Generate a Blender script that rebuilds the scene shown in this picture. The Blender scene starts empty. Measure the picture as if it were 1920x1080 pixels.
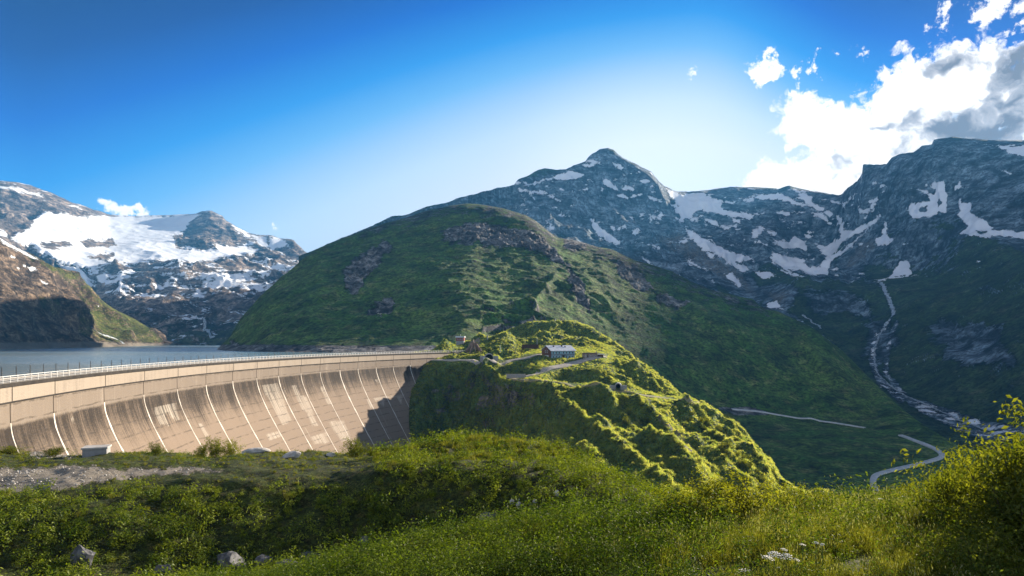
import bpy, bmesh, math, random
import numpy as np
from mathutils import Vector, Matrix

random.seed(7)
RNG = np.random.default_rng(11)
scene = bpy.context.scene
F = 1250.0            # focal length, in pixels of the 1920-wide photograph
PX0, PY0 = 960.0, 640.0

# ------------------------------------------------------------------ camera
cam_data = bpy.data.cameras.new('camera')
cam_data.sensor_width = 36.0
cam_data.lens = 36.0 * F / 1920.0
cam_data.shift_y = 100.0 / 1920.0
cam_data.clip_start = 0.2
cam_data.clip_end = 30000.0
camera = bpy.data.objects.new('camera', cam_data)
camera.location = (0, 0, 0)
camera.rotation_euler = (math.radians(90), 0, 0)
scene.collection.objects.link(camera)
scene.camera = camera

# ------------------------------------------------------------------ light
SUN_AZ, SUN_EL = math.radians(45.0), math.radians(17.0)
SUN_DIR = Vector((math.sin(SUN_AZ) * math.cos(SUN_EL), math.cos(SUN_AZ) * math.cos(SUN_EL), math.sin(SUN_EL)))
world = bpy.data.worlds.new('World')
scene.world = world
world.use_nodes = True
world.cycles.sampling_method = 'MANUAL'
world.cycles.sample_map_resolution = 512
scene.view_settings.view_transform = 'Standard'
scene.view_settings.look = 'None'
scene.view_settings.exposure = 1.7
scene.view_settings.gamma = 1.0
scene.view_settings.use_curve_mapping = False
scene.cycles.use_denoising = True
scene.cycles.max_bounces = 6
scene.cycles.diffuse_bounces = 3
scene.cycles.transmission_bounces = 4
scene.cycles.volume_bounces = 0
scene.cycles.transparent_max_bounces = 8
scene.cycles.sample_clamp_indirect = 4.0

sun_data = bpy.data.lights.new('sun', 'SUN')
sun_data.energy = 4.6
sun_data.angle = math.radians(0.6)
sun_data.color = (1.0, 0.88, 0.72)
sun = bpy.data.objects.new('sun', sun_data)
sun.rotation_euler = (-SUN_DIR).to_track_quat('-Z', 'Y').to_euler()
scene.collection.objects.link(sun)


class NT:
    """small helper to write node trees"""
    def __init__(self, tree):
        self.t = tree
        self.n = tree.nodes
        self.l = tree.links
        self.n.clear()

    def node(self, kind, **kw):
        n = self.n.new(kind)
        for k, v in kw.items():
            if k.startswith('i_'):
                key = k[2:]
                key = int(key) if key.isdigit() else key.replace('_', ' ')
                self.put(n.inputs[key], v)
            else:
                setattr(n, k, v)
        return n

    def put(self, sock, v):
        if isinstance(v, bpy.types.NodeSocket):
            self.l.new(v, sock)
        elif isinstance(v, bpy.types.Node):
            self.l.new(v.outputs[0], sock)
        else:
            if isinstance(v, tuple) and len(v) == 3 and sock.type == 'RGBA':
                v = (*v, 1.0)
            sock.default_value = v

    def math(self, op, a, b=None, c=None, clamp=False):
        n = self.n.new('ShaderNodeMath')
        n.operation = op
        n.use_clamp = clamp
        self.put(n.inputs[0], a)
        if b is not None:
            self.put(n.inputs[1], b)
        if c is not None:
            self.put(n.inputs[2], c)
        return n.outputs[0]

    def mix(self, fac, a, b, blend='MIX'):
        n = self.n.new('ShaderNodeMix')
        n.data_type = 'RGBA'
        n.blend_type = blend
        n.clamp_factor = True
        self.put(n.inputs[0], fac)
        self.put(n.inputs[6], a)
        self.put(n.inputs[7], b)
        return n.outputs[2]

    def ramp(self, fac, lo, hi):
        """smooth 0..1 between lo and hi"""
        n = self.n.new('ShaderNodeMapRange')
        n.interpolation_type = 'SMOOTHSTEP'
        n.clamp = True
        self.put(n.inputs[0], fac)
        n.inputs[1].default_value = lo
        n.inputs[2].default_value = hi
        return n.outputs[0]

    def noise(self, vec, scale, detail=4.0, rough=0.55, lac=2.0, dist=0.0, kind='FBM'):
        n = self.n.new('ShaderNodeTexNoise')
        n.noise_type = kind
        if kind == 'FBM':
            n.normalize = True
        self.put(n.inputs['Vector'], vec)
        n.inputs['Scale'].default_value = scale
        n.inputs['Detail'].default_value = detail
        n.inputs['Roughness'].default_value = rough
        n.inputs['Lacunarity'].default_value = lac
        n.inputs['Distortion'].default_value = dist
        return n.outputs[0]

    def mapping(self, vec, scale=(1, 1, 1), loc=(0, 0, 0), rot=(0, 0, 0)):
        n = self.n.new('ShaderNodeMapping')
        self.put(n.inputs[0], vec)
        n.inputs['Location'].default_value = loc
        n.inputs['Rotation'].default_value = rot
        n.inputs['Scale'].default_value = scale
        return n.outputs[0]

    def attr(self, name):
        n = self.n.new('ShaderNodeAttribute')
        n.attribute_name = name
        return n.outputs['Fac']


# ------------------------------------------------------------------ sky with clouds
def build_sky():
    w = NT(world.node_tree)
    out = w.node('ShaderNodeOutputWorld')
    bg = w.node('ShaderNodeBackground')
    bg.inputs['Strength'].default_value = 0.13
    sky = w.node('ShaderNodeTexSky', sky_type='NISHITA')
    sky.sun_disc = False
    sky.sun_elevation = SUN_EL
    sky.sun_rotation = SUN_AZ
    sky.altitude = 2000
    sky.air_density = 1.0
    sky.dust_density = 0.6
    sky.ozone_density = 3.0
    tc = w.node('ShaderNodeTexCoord')
    d = tc.outputs['Generated']
    sep = w.node('ShaderNodeSeparateXYZ', i_0=d)
    x, y, z = sep.outputs
    az = w.math('MULTIPLY', w.math('ARCTAN2', x, y), 180 / math.pi)
    el = w.math('MULTIPLY', w.math('ARCSINE', z), 180 / math.pi)
    # deepen the blue away from a chosen pale centre, glow painted round it
    gd = Vector((math.sin(math.radians(12)) * math.cos(math.radians(9)), math.cos(math.radians(12)) * math.cos(math.radians(9)), math.sin(math.radians(9))))
    dot = w.node('ShaderNodeVectorMath', operation='DOT_PRODUCT')
    w.put(dot.inputs[0], d)
    dot.inputs[1].default_value = gd
    ang = w.math('MULTIPLY', w.math('ARCCOSINE', dot.outputs['Value']), 180 / math.pi)
    gam = w.node('ShaderNodeGamma', i_0=sky.outputs[0])
    gam.inputs[1].default_value = 1.0
    base = w.mix(1.0, gam.outputs[0], (0.62, 1.02, 1.55), 'MULTIPLY')
    # the blue deepens upwards and away from that centre
    deep = w.math('ADD', el, w.math('MULTIPLY', w.math('SUBTRACT', w.math('MINIMUM', ang, 47.0), w.math('MULTIPLY', w.math('MAXIMUM', w.math('SUBTRACT', ang, 75.0), 0.0), 0.3)), 0.50))  # pales again behind the camera, added to lift the fill light
    deep = w.math('ADD', deep, w.math('MULTIPLY', w.math('MULTIPLY', w.ramp(az, 15.0, 29.0), w.ramp(az, 75.0, 45.0)), w.math('MULTIPLY', w.ramp(el, 12.0, 20.0), 6.0)))
    rp = w.node('ShaderNodeValToRGB')
    w.put(rp.inputs[0], w.math('DIVIDE', deep, 60.0))
    cr = rp.color_ramp
    K = 1.0 / (0.13 * 3.25)
    lin = lambda c: tuple(((v / 255 + 0.055) / 1.055) ** 2.4 if v > 10 else v / 255 / 12.92 for v in c)
    stops = [(0.0, (246, 249, 252)), (20.0, (240, 246, 252)), (24.5, (214, 234, 250)), (27.5, (178, 214, 247)), (30.5, (118, 188, 240)), (34.0, (44, 152, 230)), (38.5, (0, 100, 200)), (43.0, (0, 62, 142)), (50.0, (0, 34, 84))]
    while len(cr.elements) < len(stops):
        cr.elements.new(0.5)
    for e_, (p_, c_) in zip(cr.elements, stops):
        e_.position = p_ / 60.0
        e_.color = (*lin(c_), 1)
    sc_ = w.node('ShaderNodeVectorMath', operation='SCALE')
    w.put(sc_.inputs[0], rp.outputs[0])
    sc_.inputs['Scale'].default_value = K
    col = w.mix(0.95, base, sc_.outputs[0])
    glow = w.math('MULTIPLY', w.ramp(ang, 16.0, 2.0), 0.20)
    col = w.mix(glow, col, (4.0, 4.3, 4.6))
    # ---- clouds: soft ellipses in azimuth/elevation, broken up by noise
    vec = w.node('ShaderNodeCombineXYZ')
    w.put(vec.inputs[0], az)
    w.put(vec.inputs[1], el)
    v = vec.outputs[0]
    warp = w.noise(v, 0.45, 3.0, 0.6)
    warp2 = w.noise(w.mapping(v, loc=(40, 7, 3)), 0.45, 3.0, 0.6)
    wv = w.node('ShaderNodeCombineXYZ')
    w.put(wv.inputs[0], w.math('ADD', az, w.math('MULTIPLY', w.math('SUBTRACT', warp, 0.5), 2.2)))
    w.put(wv.inputs[1], w.math('ADD', el, w.math('MULTIPLY', w.math('SUBTRACT', warp2, 0.5), 2.2)))
    wvo = wv.outputs[0]
    fine = w.noise(v, 0.75, 9.0, 0.62)
    billow = w.node('ShaderNodeTexVoronoi', feature='SMOOTH_F1')
    w.put(billow.inputs['Vector'], wvo)
    billow.inputs['Scale'].default_value = 0.9
    billow.inputs['Smoothness'].default_value = 0.5
    billow.inputs['Detail'].default_value = 3.0
    billow.inputs['Roughness'].default_value = 0.55
    bil = w.math('SUBTRACT', 0.55, billow.outputs['Distance'])

    def blob(px, py, rx, ry, rot=0.0, amp=1.0):
        dx = px - 960
        a0 = math.degrees(math.atan(dx / F))
        e0 = math.degrees(math.atan((640 - py) / math.hypot(F, dx)))
        ca = math.cos(math.atan(dx / F))
        ra = math.degrees(rx / F) * ca * ca
        re = math.degrees(ry / F) * ca
        m = w.node('ShaderNodeVectorMath', operation='SUBTRACT')
        w.put(m.inputs[0], wvo)
        m.inputs[1].default_value = (a0, e0, 0)
        q = w.mapping(m.outputs[0], rot=(0, 0, math.radians(rot)))
        q = w.mapping(q, scale=(1 / ra, 1 / re, 1))
        ln = w.node('ShaderNodeVectorMath', operation='LENGTH')
        w.put(ln.inputs[0], q)
        return w.math('MULTIPLY', w.math('SUBTRACT', 1.0, ln.outputs['Value']), amp)

    def union(lst):
        r = lst[0]
        for b in lst[1:]:
            r = w.math('SMOOTH_MAX', r, b, 0.25)
        return r
    big = union([blob(1505, 225, 62, 62), blob(1560, 235, 75, 45), blob(1600, 275, 105, 75), blob(1480, 335, 100, 46), blob(1570, 325, 90, 60), blob(1640, 320, 90, 50),
                 blob(1700, 200, 100, 95, 0), blob(1790, 160, 95, 80), blob(1860, 170, 110, 105), blob(1980, 190, 160, 120),
                 blob(1800, 250, 160, 50), blob(1660, 285, 90, 50), blob(2100, 160, 150, 160)])
    small = union([blob(1436, 138, 40, 36, 0, 1.0), blob(1500, 145, 22, 22, 0, .6), blob(1527, 118, 22, 28, 0, .6), blob(1570, 98, 16, 13, 0, .5),
                   blob(1622, 103, 30, 16, 20, .65), blob(1730, 45, 15, 24, -20, .5), blob(1772, 28, 36, 32, 10, .6),
                   blob(1880, 8, 78, 34, 0, 1.0), blob(1900, 40, 50, 40, 0, .6), blob(1300, 138, 24, 11, 10, .28), blob(235, 398, 62, 17, -8, .9), blob(205, 396, 30, 17, -8, .9), blob(522, 432, 12, 6, 0, .3)])
    n_edge = w.math('MULTIPLY', w.math('SUBTRACT', fine, 0.5), 1.15)
    b_edge = w.math('MULTIPLY', bil, 0.55)
    dens_big = w.math('ADD', w.math('ADD', w.math('ADD', w.math('MULTIPLY', big, 1.35), 0.12), n_edge), b_edge)
    dens_small = w.math('ADD', w.math('ADD', small, w.math('MULTIPLY', w.math('SUBTRACT', fine, 0.55), 3.2)), w.math('MULTIPLY', bil, 0.3))
    dens = w.math('MAXIMUM', dens_big, dens_small)
    # unseen broken cumulus, added outside the view to lift the fill light
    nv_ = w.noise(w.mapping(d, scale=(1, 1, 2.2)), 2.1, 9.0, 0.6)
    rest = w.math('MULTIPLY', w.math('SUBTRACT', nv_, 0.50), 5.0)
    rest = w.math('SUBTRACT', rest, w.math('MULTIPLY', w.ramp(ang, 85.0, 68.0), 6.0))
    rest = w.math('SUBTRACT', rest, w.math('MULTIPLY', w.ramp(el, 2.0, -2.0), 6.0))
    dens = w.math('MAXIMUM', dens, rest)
    wisp = w.math('MULTIPLY', w.math('SUBTRACT', w.noise(wvo, 3.2, 6.0, 0.65), 0.5), 0.55)
    alpha = w.ramp(w.math('ADD', dens, wisp), -0.06, 0.34)
    # cloud shading: sunward (lower left) side blown out, thick parts away from the sun grey underneath
    n_sh = w.noise(wvo, 0.32, 6.0, 0.6)
    up = w.noise(w.mapping(wvo, loc=(-0.55, 0.45, 0)), 0.55, 5.0, 0.55)
    dn = w.noise(w.mapping(wvo, loc=(0.0, 0.0, 0)), 0.55, 5.0, 0.55)
    relief = w.math('MULTIPLY', w.math('SUBTRACT', up, dn), 2.4)
    dark = union([blob(1850, 250, 190, 52), blob(1760, 238, 80, 36), blob(1905, 135, 70, 60), blob(1780, 130, 55, 26, 0, .7), blob(1880, 190, 60, 40, 0, .6), blob(1590, 300, 40, 16, 0, .35), blob(1660, 235, 26, 7, 0, .4), blob(2080, 180, 160, 110)])
    g = w.math('ADD', w.math('MULTIPLY', dark, 1.15), w.math('MULTIPLY', w.math('SUBTRACT', n_sh, 0.5), 1.8))
    g = w.math('ADD', g, w.math('MULTIPLY', relief, 0.8))
    g = w.math('MAXIMUM', g, w.math('MULTIPLY', w.math('SUBTRACT', n_sh, 0.52), w.math('MULTIPLY', w.ramp(ang, 9.0, 14.0), 1.2)))
    g = w.math('MULTIPLY', g, w.ramp(dens, 0.05, 0.40), clamp=True)
    ccol = w.mix(w.ramp(g, 0.02, 0.45), (3.3, 3.2, 3.1), (1.5, 1.55, 1.7))
    ccol = w.mix(w.ramp(g, 0.35, 0.9), ccol, (0.62, 0.70, 0.86))
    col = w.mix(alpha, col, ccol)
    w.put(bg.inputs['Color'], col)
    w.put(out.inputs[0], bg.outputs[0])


build_sky()

# ------------------------------------------------------------------ object helpers
COL = scene.collection


def tag(o, label=None, cat=None, group=None, kind=None):
    if label:
        o['label'] = label
    if cat:
        o['category'] = cat
    if group:
        o['group'] = group
    if kind:
        o['kind'] = kind
    return o


def empty(name, loc=(0, 0, 0), rz=0.0):
    o = bpy.data.objects.new(name, None)
    o.location = loc
    o.rotation_euler = (0, 0, rz)
    o.empty_display_size = 0.5
    COL.objects.link(o)
    return o


def link_mesh(name, me, mat=None, parent=None):
    if mat is not None and not me.materials:
        me.materials.append(mat)
    o = bpy.data.objects.new(name, me)
    COL.objects.link(o)
    if parent is not None:
        o.parent = parent
    return o


def np_mesh(name, V, Fc, smooth=False, attrs=None, uv=None):
    """mesh from numpy arrays; Fc is (n,3) or (n,4)"""
    me = bpy.data.meshes.new(name)
    V = np.asarray(V, dtype=np.float32)
    Fc = np.asarray(Fc, dtype=np.int32)
    k = Fc.shape[1]
    me.vertices.add(len(V))
    me.vertices.foreach_set('co', V.ravel())
    me.loops.add(Fc.size)
    me.loops.foreach_set('vertex_index', Fc.ravel())
    me.polygons.add(len(Fc))
    me.polygons.foreach_set('loop_start', np.arange(0, Fc.size, k, dtype=np.int32))
    me.polygons.foreach_set('use_smooth', np.full(len(Fc), smooth, dtype=bool))
    for nm, a in (attrs or {}).items():
        at = me.attributes.new(nm, 'FLOAT', 'POINT')
        at.data.foreach_set('value', np.asarray(a, dtype=np.float32).ravel())
    if uv is not None:
        ul = me.uv_layers.new(name='UVMap')
        ul.data.foreach_set('uv', np.asarray(uv, dtype=np.float32)[Fc.ravel()].ravel())
    me.update(calc_edges=True)
    return me


def grid_faces(nv, nu):
    i = np.arange(nv - 1)[:, None] * nu + np.arange(nu - 1)[None, :]
    return np.stack([i, i + 1, i + nu + 1, i + nu], -1).reshape(-1, 4)


# ------------------------------------------------------------------ numpy noise
_perm = RNG.permutation(256).astype(np.int64)
_perm = np.concatenate([_perm, _perm, _perm])
_g3 = RNG.normal(size=(256, 3))
_g3 /= np.linalg.norm(_g3, axis=1, keepdims=True)


def perlin(x, y, z):
    xi, yi, zi = np.floor(x).astype(np.int64), np.floor(y).astype(np.int64), np.floor(z).astype(np.int64)
    xf, yf, zf = x - xi, y - yi, z - zi
    u, v, w_ = [t * t * t * (t * (t * 6 - 15) + 10) for t in (xf, yf, zf)]
    xi &= 255
    yi &= 255
    zi &= 255
    r = 0.0
    for a in (0, 1):
        wa = u if a else 1 - u
        pa = _perm[xi + a]
        for b in (0, 1):
            wb = wa * (v if b else 1 - v)
            pb = _perm[pa + yi + b]
            for c in (0, 1):
                wc = wb * (w_ if c else 1 - w_)
                g = _g3[_perm[pb + zi + c]]
                r = r + wc * (g[..., 0] * (xf - a) + g[..., 1] * (yf - b) + g[..., 2] * (zf - c))
    return r * 1.6


def fbm(P, f, octs, gain=0.5, lac=2.03, kind='fbm', scale=(1, 1, 1), off=0.0):
    X = P[..., 0] * scale[0] * f + off
    Y = P[..., 1] * scale[1] * f + off * 1.7
    Z = P[..., 2] * scale[2] * f - off
    s = 0.0
    a = 1.0
    tot = 0.0
    prev = 1.0
    for i in range(octs):
        n = perlin(X, Y, Z)
        if kind == 'ridge':
            n = (1 - np.abs(n) * 1.8) * prev
            prev = np.clip(n, 0.15, 1)
        elif kind == 'billow':
            n = np.abs(n) * 2 - 0.4
        s = s + a * n
        tot += a
        a *= gain
        X = X * lac + 13.7
        Y = Y * lac + 5.1
        Z = Z * lac + 9.3
    return s / tot


# ------------------------------------------------------------------ terrain sheets lofted through ridge, bench and foot lines
def smooth1(a, k):
    if k < 1:
        return a
    w_ = np.hanning(2 * k + 3)[1:-1]
    w_ /= w_.sum()
    return np.convolve(np.pad(a, k, mode='edge'), w_, mode='valid')


def pchip(K, T, n):
    """K (k, nu) samples at t=0..k-1 ; T positions"""
    k = K.shape[0]
    d = np.diff(K, axis=0)
    m = np.zeros_like(K)
    s = np.sign(d[:-1]) * np.sign(d[1:]) > 0
    a, b = d[:-1], d[1:]
    with np.errstate(divide='ignore', invalid='ignore'):
        h = 2 * a * b / (a + b)
    m[1:-1] = np.where(s, np.nan_to_num(h), 0)
    m[0] = d[0]
    m[-1] = d[-1]
    i = np.clip(np.floor(T).astype(int), 0, k - 2)
    t = (T - i)[:, None]
    return ((2 * t**3 - 3 * t**2 + 1) * K[i] + (t**3 - 2 * t**2 + t) * m[i] + (-2 * t**3 + 3 * t**2) * K[i + 1] + (t**3 - t**2) * m[i + 1])


def loft(px0, px1, nu, curves, rows):
    """curves: list of (points [(px, py, depth)], smoothing in columns). rows: rows per segment.
    Each curve is a real line over the ground: a foot, a bench, a ridge."""
    U = np.linspace(px0, px1, nu)
    D, Z = [], []
    for pts, sm in curves:
        p = np.array(pts, dtype=float)
        py = np.interp(U, p[:, 0], p[:, 1])
        dd = np.exp(np.interp(U, p[:, 0], np.log(p[:, 2])))
        py = smooth1(py, sm)
        dd = smooth1(dd, max(sm, nu // 50))
        D.append(dd)
        Z.append((PY0 - py) / F * dd)
    D, Z = np.array(D), np.array(Z)
    T = np.concatenate([i + np.arange(n) / n for i, n in enumerate(rows)] + [[len(rows)]])
    DD, ZZ = pchip(D, T, None), pchip(Z, T, None)
    X = (U[None, :] - PX0) / F * DD
    return dict(U=U, P=np.stack([X, DD, ZZ], -1), T=T, nu=nu)


def normals(P):
    du = np.gradient(P, axis=1)
    dv = np.gradient(P, axis=0)
    n = np.cross(du, dv)
    n /= np.linalg.norm(n, axis=-1, keepdims=True) + 1e-9
    n[n[..., 2] < 0] *= -1
    return n


def project(P):
    d = np.maximum(P[..., 1], 0.5)
    return PX0 + F * P[..., 0] / d, PY0 - F * P[..., 2] / d


def sdf_poly(px, py, poly):
    """signed distance in pixels, positive inside; -99 far away"""
    poly = np.array(poly, dtype=float)
    lo, hi = poly.min(0) - 14, poly.max(0) + 14
    out = np.full(px.shape, -99.0)
    sel = (px > lo[0]) & (px < hi[0]) & (py > lo[1]) & (py < hi[1])
    if not sel.any():
        return out
    x, y = px[sel], py[sel]
    best = np.full(x.shape, 1e9)
    inside = np.zeros(x.shape, bool)
    n = len(poly)
    for i in range(n):
        ax, ay = poly[i]
        bx, by = poly[(i + 1) % n]
        ex, ey = bx - ax, by - ay
        t = np.clip(((x - ax) * ex + (y - ay) * ey) / (ex * ex + ey * ey + 1e-9), 0, 1)
        best = np.minimum(best, np.hypot(x - ax - t * ex, y - ay - t * ey))
        c = ((ay > y) != (by > y)) & (x < (bx - ax) * (y - ay) / (by - ay + 1e-12) + ax)
        inside ^= c
    out[sel] = np.where(inside, best, -best)
    return out


def sdf_line(px, py, line, w_):
    """like sdf_poly for a stroke of half-width w_"""
    line = np.array(line, dtype=float)
    lo, hi = line.min(0) - 14 - w_, line.max(0) + 14 + w_
    out = np.full(px.shape, -99.0)
    sel = (px > lo[0]) & (px < hi[0]) & (py > lo[1]) & (py < hi[1])
    if not sel.any():
        return out
    x, y = px[sel], py[sel]
    best = np.full(x.shape, 1e9)
    for (ax, ay), (bx, by) in zip(line[:-1], line[1:]):
        ex, ey = bx - ax, by - ay
        t = np.clip(((x - ax) * ex + (y - ay) * ey) / (ex * ex + ey * ey + 1e-9), 0, 1)
        best = np.minimum(best, np.hypot(x - ax - t * ex, y - ay - t * ey))
    out[sel] = w_ - best
    return out


def paint(P, polys, lines=(), warp=2.5, soft=5.0, wf=0.06):
    px, py = project(P)
    Q = np.stack([px, py, 0 * px], -1)
    wx = fbm(Q, wf, 4, 0.6) * warp * 2
    wy = fbm(Q, wf, 4, 0.6, off=31) * warp * 2
    m = np.full(px.shape, -99.0)
    for p in polys:
        m = np.maximum(m, sdf_poly(px + wx, py + wy, p))
    for p, w_ in lines:
        m = np.maximum(m, sdf_line(px + wx, py + wy, p, w_))
    return np.clip(m / soft, -2, 2)


def finish(name, S, mat, attrs=None, kind='structure'):
    nv, nu = S['P'].shape[:2]
    me = np_mesh(name, S['P'].reshape(-1, 3), grid_faces(nv, nu), True, attrs)
    o = link_mesh(name, me, mat)
    o['kind'] = kind
    S['obj'] = o
    return o


def ground_at(S, x, y):
    u = PX0 + F * x / y
    fj = np.clip((u - S['U'][0]) / (S['U'][1] - S['U'][0]), 0, S['nu'] - 1.001)
    j = int(fj)
    t = fj - j
    P = S['P']
    z0 = np.interp(y, P[:, j, 1], P[:, j, 2])
    z1 = np.interp(y, P[:, j + 1, 1], P[:, j + 1, 2])
    return z0 * (1 - t) + z1 * t


def find(S, px, py):
    """the ground point seen at a pixel of the photograph"""
    j = int(np.clip(round((px - S['U'][0]) / (S['U'][1] - S['U'][0])), 0, S['nu'] - 1))
    P = S['P'][:, j]
    q = PY0 - F * P[:, 2] / np.maximum(P[:, 1], .5)
    best = None
    for i in range(len(q) - 1):
        if (q[i] - py) * (q[i + 1] - py) <= 0 and q[i] != q[i + 1]:
            t = (q[i] - py) / (q[i] - q[i + 1])
            d = P[i, 1] * (1 - t) + P[i + 1, 1] * t
            if best is None or d < best:
                best = d
    if best is None:
        i = int(np.argmin(np.abs(q - py)))
        best = P[i, 1]
    x = (px - PX0) / F * best
    return Vector((x, best, ground_at(S, x, best)))


# ------------------------------------------------------------------ materials
def new_mat(name):
    m = bpy.data.materials.new(name)
    m.use_nodes = True
    t = NT(m.node_tree)
    out = t.node('ShaderNodeOutputMaterial')
    b = t.node('ShaderNodeBsdfPrincipled')
    b.inputs['Roughness'].default_value = 0.9
    b.inputs['Specular IOR Level'].default_value = 0.2
    t.put(out.inputs[0], b.outputs[0])
    t.out = out
    t.b = b
    return m, t


def terrain_mat(name, grass, grass2, dry, rock, rock2, s, rock_slope=0.0, rock_bias=-0.6, bump=1.0, strat=(1, 1, 2.5), snow_noise=0.0, detail_s=None, base_bump=1.0):
    """s: metres of the main colour patches. Attributes rock, snow, dirt (about -2..2)."""
    m, t = new_mat(name)
    geo = t.node('ShaderNodeNewGeometry')
    pos = geo.outputs['Position']
    sepn = t.node('ShaderNodeSeparateXYZ', i_0=geo.outputs['True Normal'])
    nz = t.math('ABSOLUTE', sepn.outputs[2])
    n1 = t.noise(pos, 1.0 / s, 6, 0.6)
    n2 = t.noise(pos, 6.0 / s, 6, 0.65)
    n3 = t.noise(pos, 30.0 / s, 5, 0.7)
    gcol = t.mix(t.ramp(n1, 0.38, 0.62), grass, grass2)
    gcol = t.mix(t.ramp(n2, 0.48, 0.72), gcol, dry)
    gcol = t.mix(t.ramp(n3, 0.60, 0.36), gcol, tuple(c * 0.30 for c in grass))
    # tone: relief light and dark put into the colour, with rills down the slope
    nm = t.noise(pos, 2.6 / s, 5, 0.6)
    rill = t.noise(t.mapping(pos, scale=(1, 1, 0.22)), 9.0 / s, 6, 0.68, dist=0.8)
    tone = t.math('ADD', t.math('MULTIPLY', t.ramp(nm, 0.36, 0.64), 0.75), t.math('MULTIPLY', t.ramp(rill, 0.36, 0.62), 0.85))
    gcol = t.mix(1.0, gcol, t.mix(t.math('DIVIDE', tone, 1.6), (0.26, 0.28, 0.32), (1.75, 1.68, 1.40)), 'MULTIPLY')
    speck = t.noise(pos, 45.0 / s, 3, 0.75)
    gcol = t.mix(t.math('MULTIPLY', t.ramp(speck, 0.70, 0.74), t.ramp(nm, 0.40, 0.60)), gcol, (0.34, 0.33, 0.30))
    st = t.mapping(pos, scale=strat)
    r1 = t.noise(st, 4.0 / s, 8, 0.7, dist=0.6)
    r2 = t.noise(pos, 22.0 / s, 6, 0.7)
    rcol = t.mix(t.ramp(r1, 0.40, 0.58), rock, rock2)
    rcol = t.mix(t.ramp(r2, 0.56, 0.36), rcol, tuple(c * 0.22 for c in rock))
    rcol = t.mix(1.0, rcol, t.mix(t.ramp(t.math('ADD', t.math('MULTIPLY', nm, 0.5), t.math('MULTIPLY', rill, 0.5)), 0.40, 0.60), (0.30, 0.30, 0.32), (1.6, 1.55, 1.5)), 'MULTIPLY')
    rf = t.math('ADD', t.attr('rock'), t.math('MULTIPLY', t.math('SUBTRACT', n2, 0.5), 3.2))
    rf = t.math('ADD', rf, t.math('MULTIPLY', t.math('SUBTRACT', n3, 0.5), 2.2))
    if rock_slope > 0:
        rf = t.math('MAXIMUM', rf, t.math('ADD', t.math('MULTIPLY', t.math('SUBTRACT', rock_slope, nz), 7.0), t.math('MULTIPLY', t.math('SUBTRACT', n2, 0.5), 4.5)))
    col = t.mix(t.ramp(rf, -0.15, 0.35), gcol, rcol)
    df = t.math('ADD', t.attr('dirt'), t.math('MULTIPLY', t.math('SUBTRACT', n3, 0.5), 2.5))
    col = t.mix(t.ramp(df, -0.2, 0.5), col, t.mix(r2, (0.30, 0.27, 0.22), (0.16, 0.13, 0.10)))
    sf = t.math('ADD', t.attr('snow'), t.math('MULTIPLY', t.math('SUBTRACT', t.noise(pos, 9.0 / s, 9, 0.75), 0.5), 5.0))
    if snow_noise:
        sf = t.math('ADD', sf, 0.0)
    sm = t.ramp(sf, -0.05, 0.12)
    col = t.mix(sm, col, t.mix(n3, (0.74, 0.78, 0.84), (0.90, 0.91, 0.92)))
    t.put(t.b.inputs['Base Color'], col)
    b1 = t.node('ShaderNodeBump')
    b1.inputs['Strength'].default_value = min(1.0, bump)
    b1.inputs['Distance'].default_value = s * 0.05 * base_bump
    hgt = t.math('ADD', t.math('MULTIPLY', n2, 1.0), t.math('MULTIPLY', n3, 0.45))
    hgt = t.math('ADD', hgt, t.math('MULTIPLY', t.math('MULTIPLY', r1, t.ramp(rf, -0.15, 0.35)), 2.0))
    fl = t.math('MULTIPLY', t.math('SUBTRACT', 1.0, t.math('MULTIPLY', sm, 0.85)), 1.0)
    t.put(b1.inputs['Height'], t.math('MULTIPLY', hgt, fl))
    t.put(t.b.inputs['Normal'], b1.outputs[0])
    return m


def plain_mat(name, col, rough=0.8, col2=None, scale=3.0, metal=0.0, bump=0.0, spec=0.3):
    m, t = new_mat(name)
    if col2 is not None:
        tc = t.node('ShaderNodeTexCoord')
        n = t.noise(tc.outputs['Object'], scale, 6, 0.65)
        t.put(t.b.inputs['Base Color'], t.mix(t.ramp(n, 0.35, 0.65), col, col2))
        if bump:
            b = t.node('ShaderNodeBump')
            b.inputs['Distance'].default_value = bump
            t.put(b.inputs['Height'], n)
            t.put(t.b.inputs['Normal'], b.outputs[0])
    else:
        t.b.inputs['Base Color'].default_value = (*col, 1)
    t.b.inputs['Roughness'].default_value = rough
    t.b.inputs['Metallic'].default_value = metal
    t.b.inputs['Specular IOR Level'].default_value = spec
    return m

# ================================================================== THE SETTING
Mt = {}
Mt['alpine'] = terrain_mat('green mountain grass', (0.052, 0.120, 0.022), (0.095, 0.155, 0.034), (0.20, 0.20, 0.08), (0.30, 0.29, 0.28), (0.09, 0.09, 0.10), 90.0, rock_slope=0.50, bump=1.0)
Mt['rocky'] = terrain_mat('rocky mountain', (0.040, 0.070, 0.030), (0.050, 0.085, 0.035), (0.11, 0.12, 0.08), (0.25, 0.33, 0.40), (0.055, 0.075, 0.10), 200.0, rock_slope=0.66, bump=1.0)
Mt['snowy'] = terrain_mat('snowy mountain rock', (0.06, 0.075, 0.05), (0.07, 0.09, 0.05), (0.18, 0.14, 0.10), (0.42, 0.34, 0.28), (0.11, 0.10, 0.10), 260.0, rock_slope=0.80, bump=1.0)
Mt['slope'] = terrain_mat('left slope', (0.070, 0.095, 0.022), (0.10, 0.11, 0.03), (0.20, 0.18, 0.06), (0.27, 0.20, 0.14), (0.07, 0.055, 0.045), 80.0, rock_slope=0.42, bump=1.0)
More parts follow.
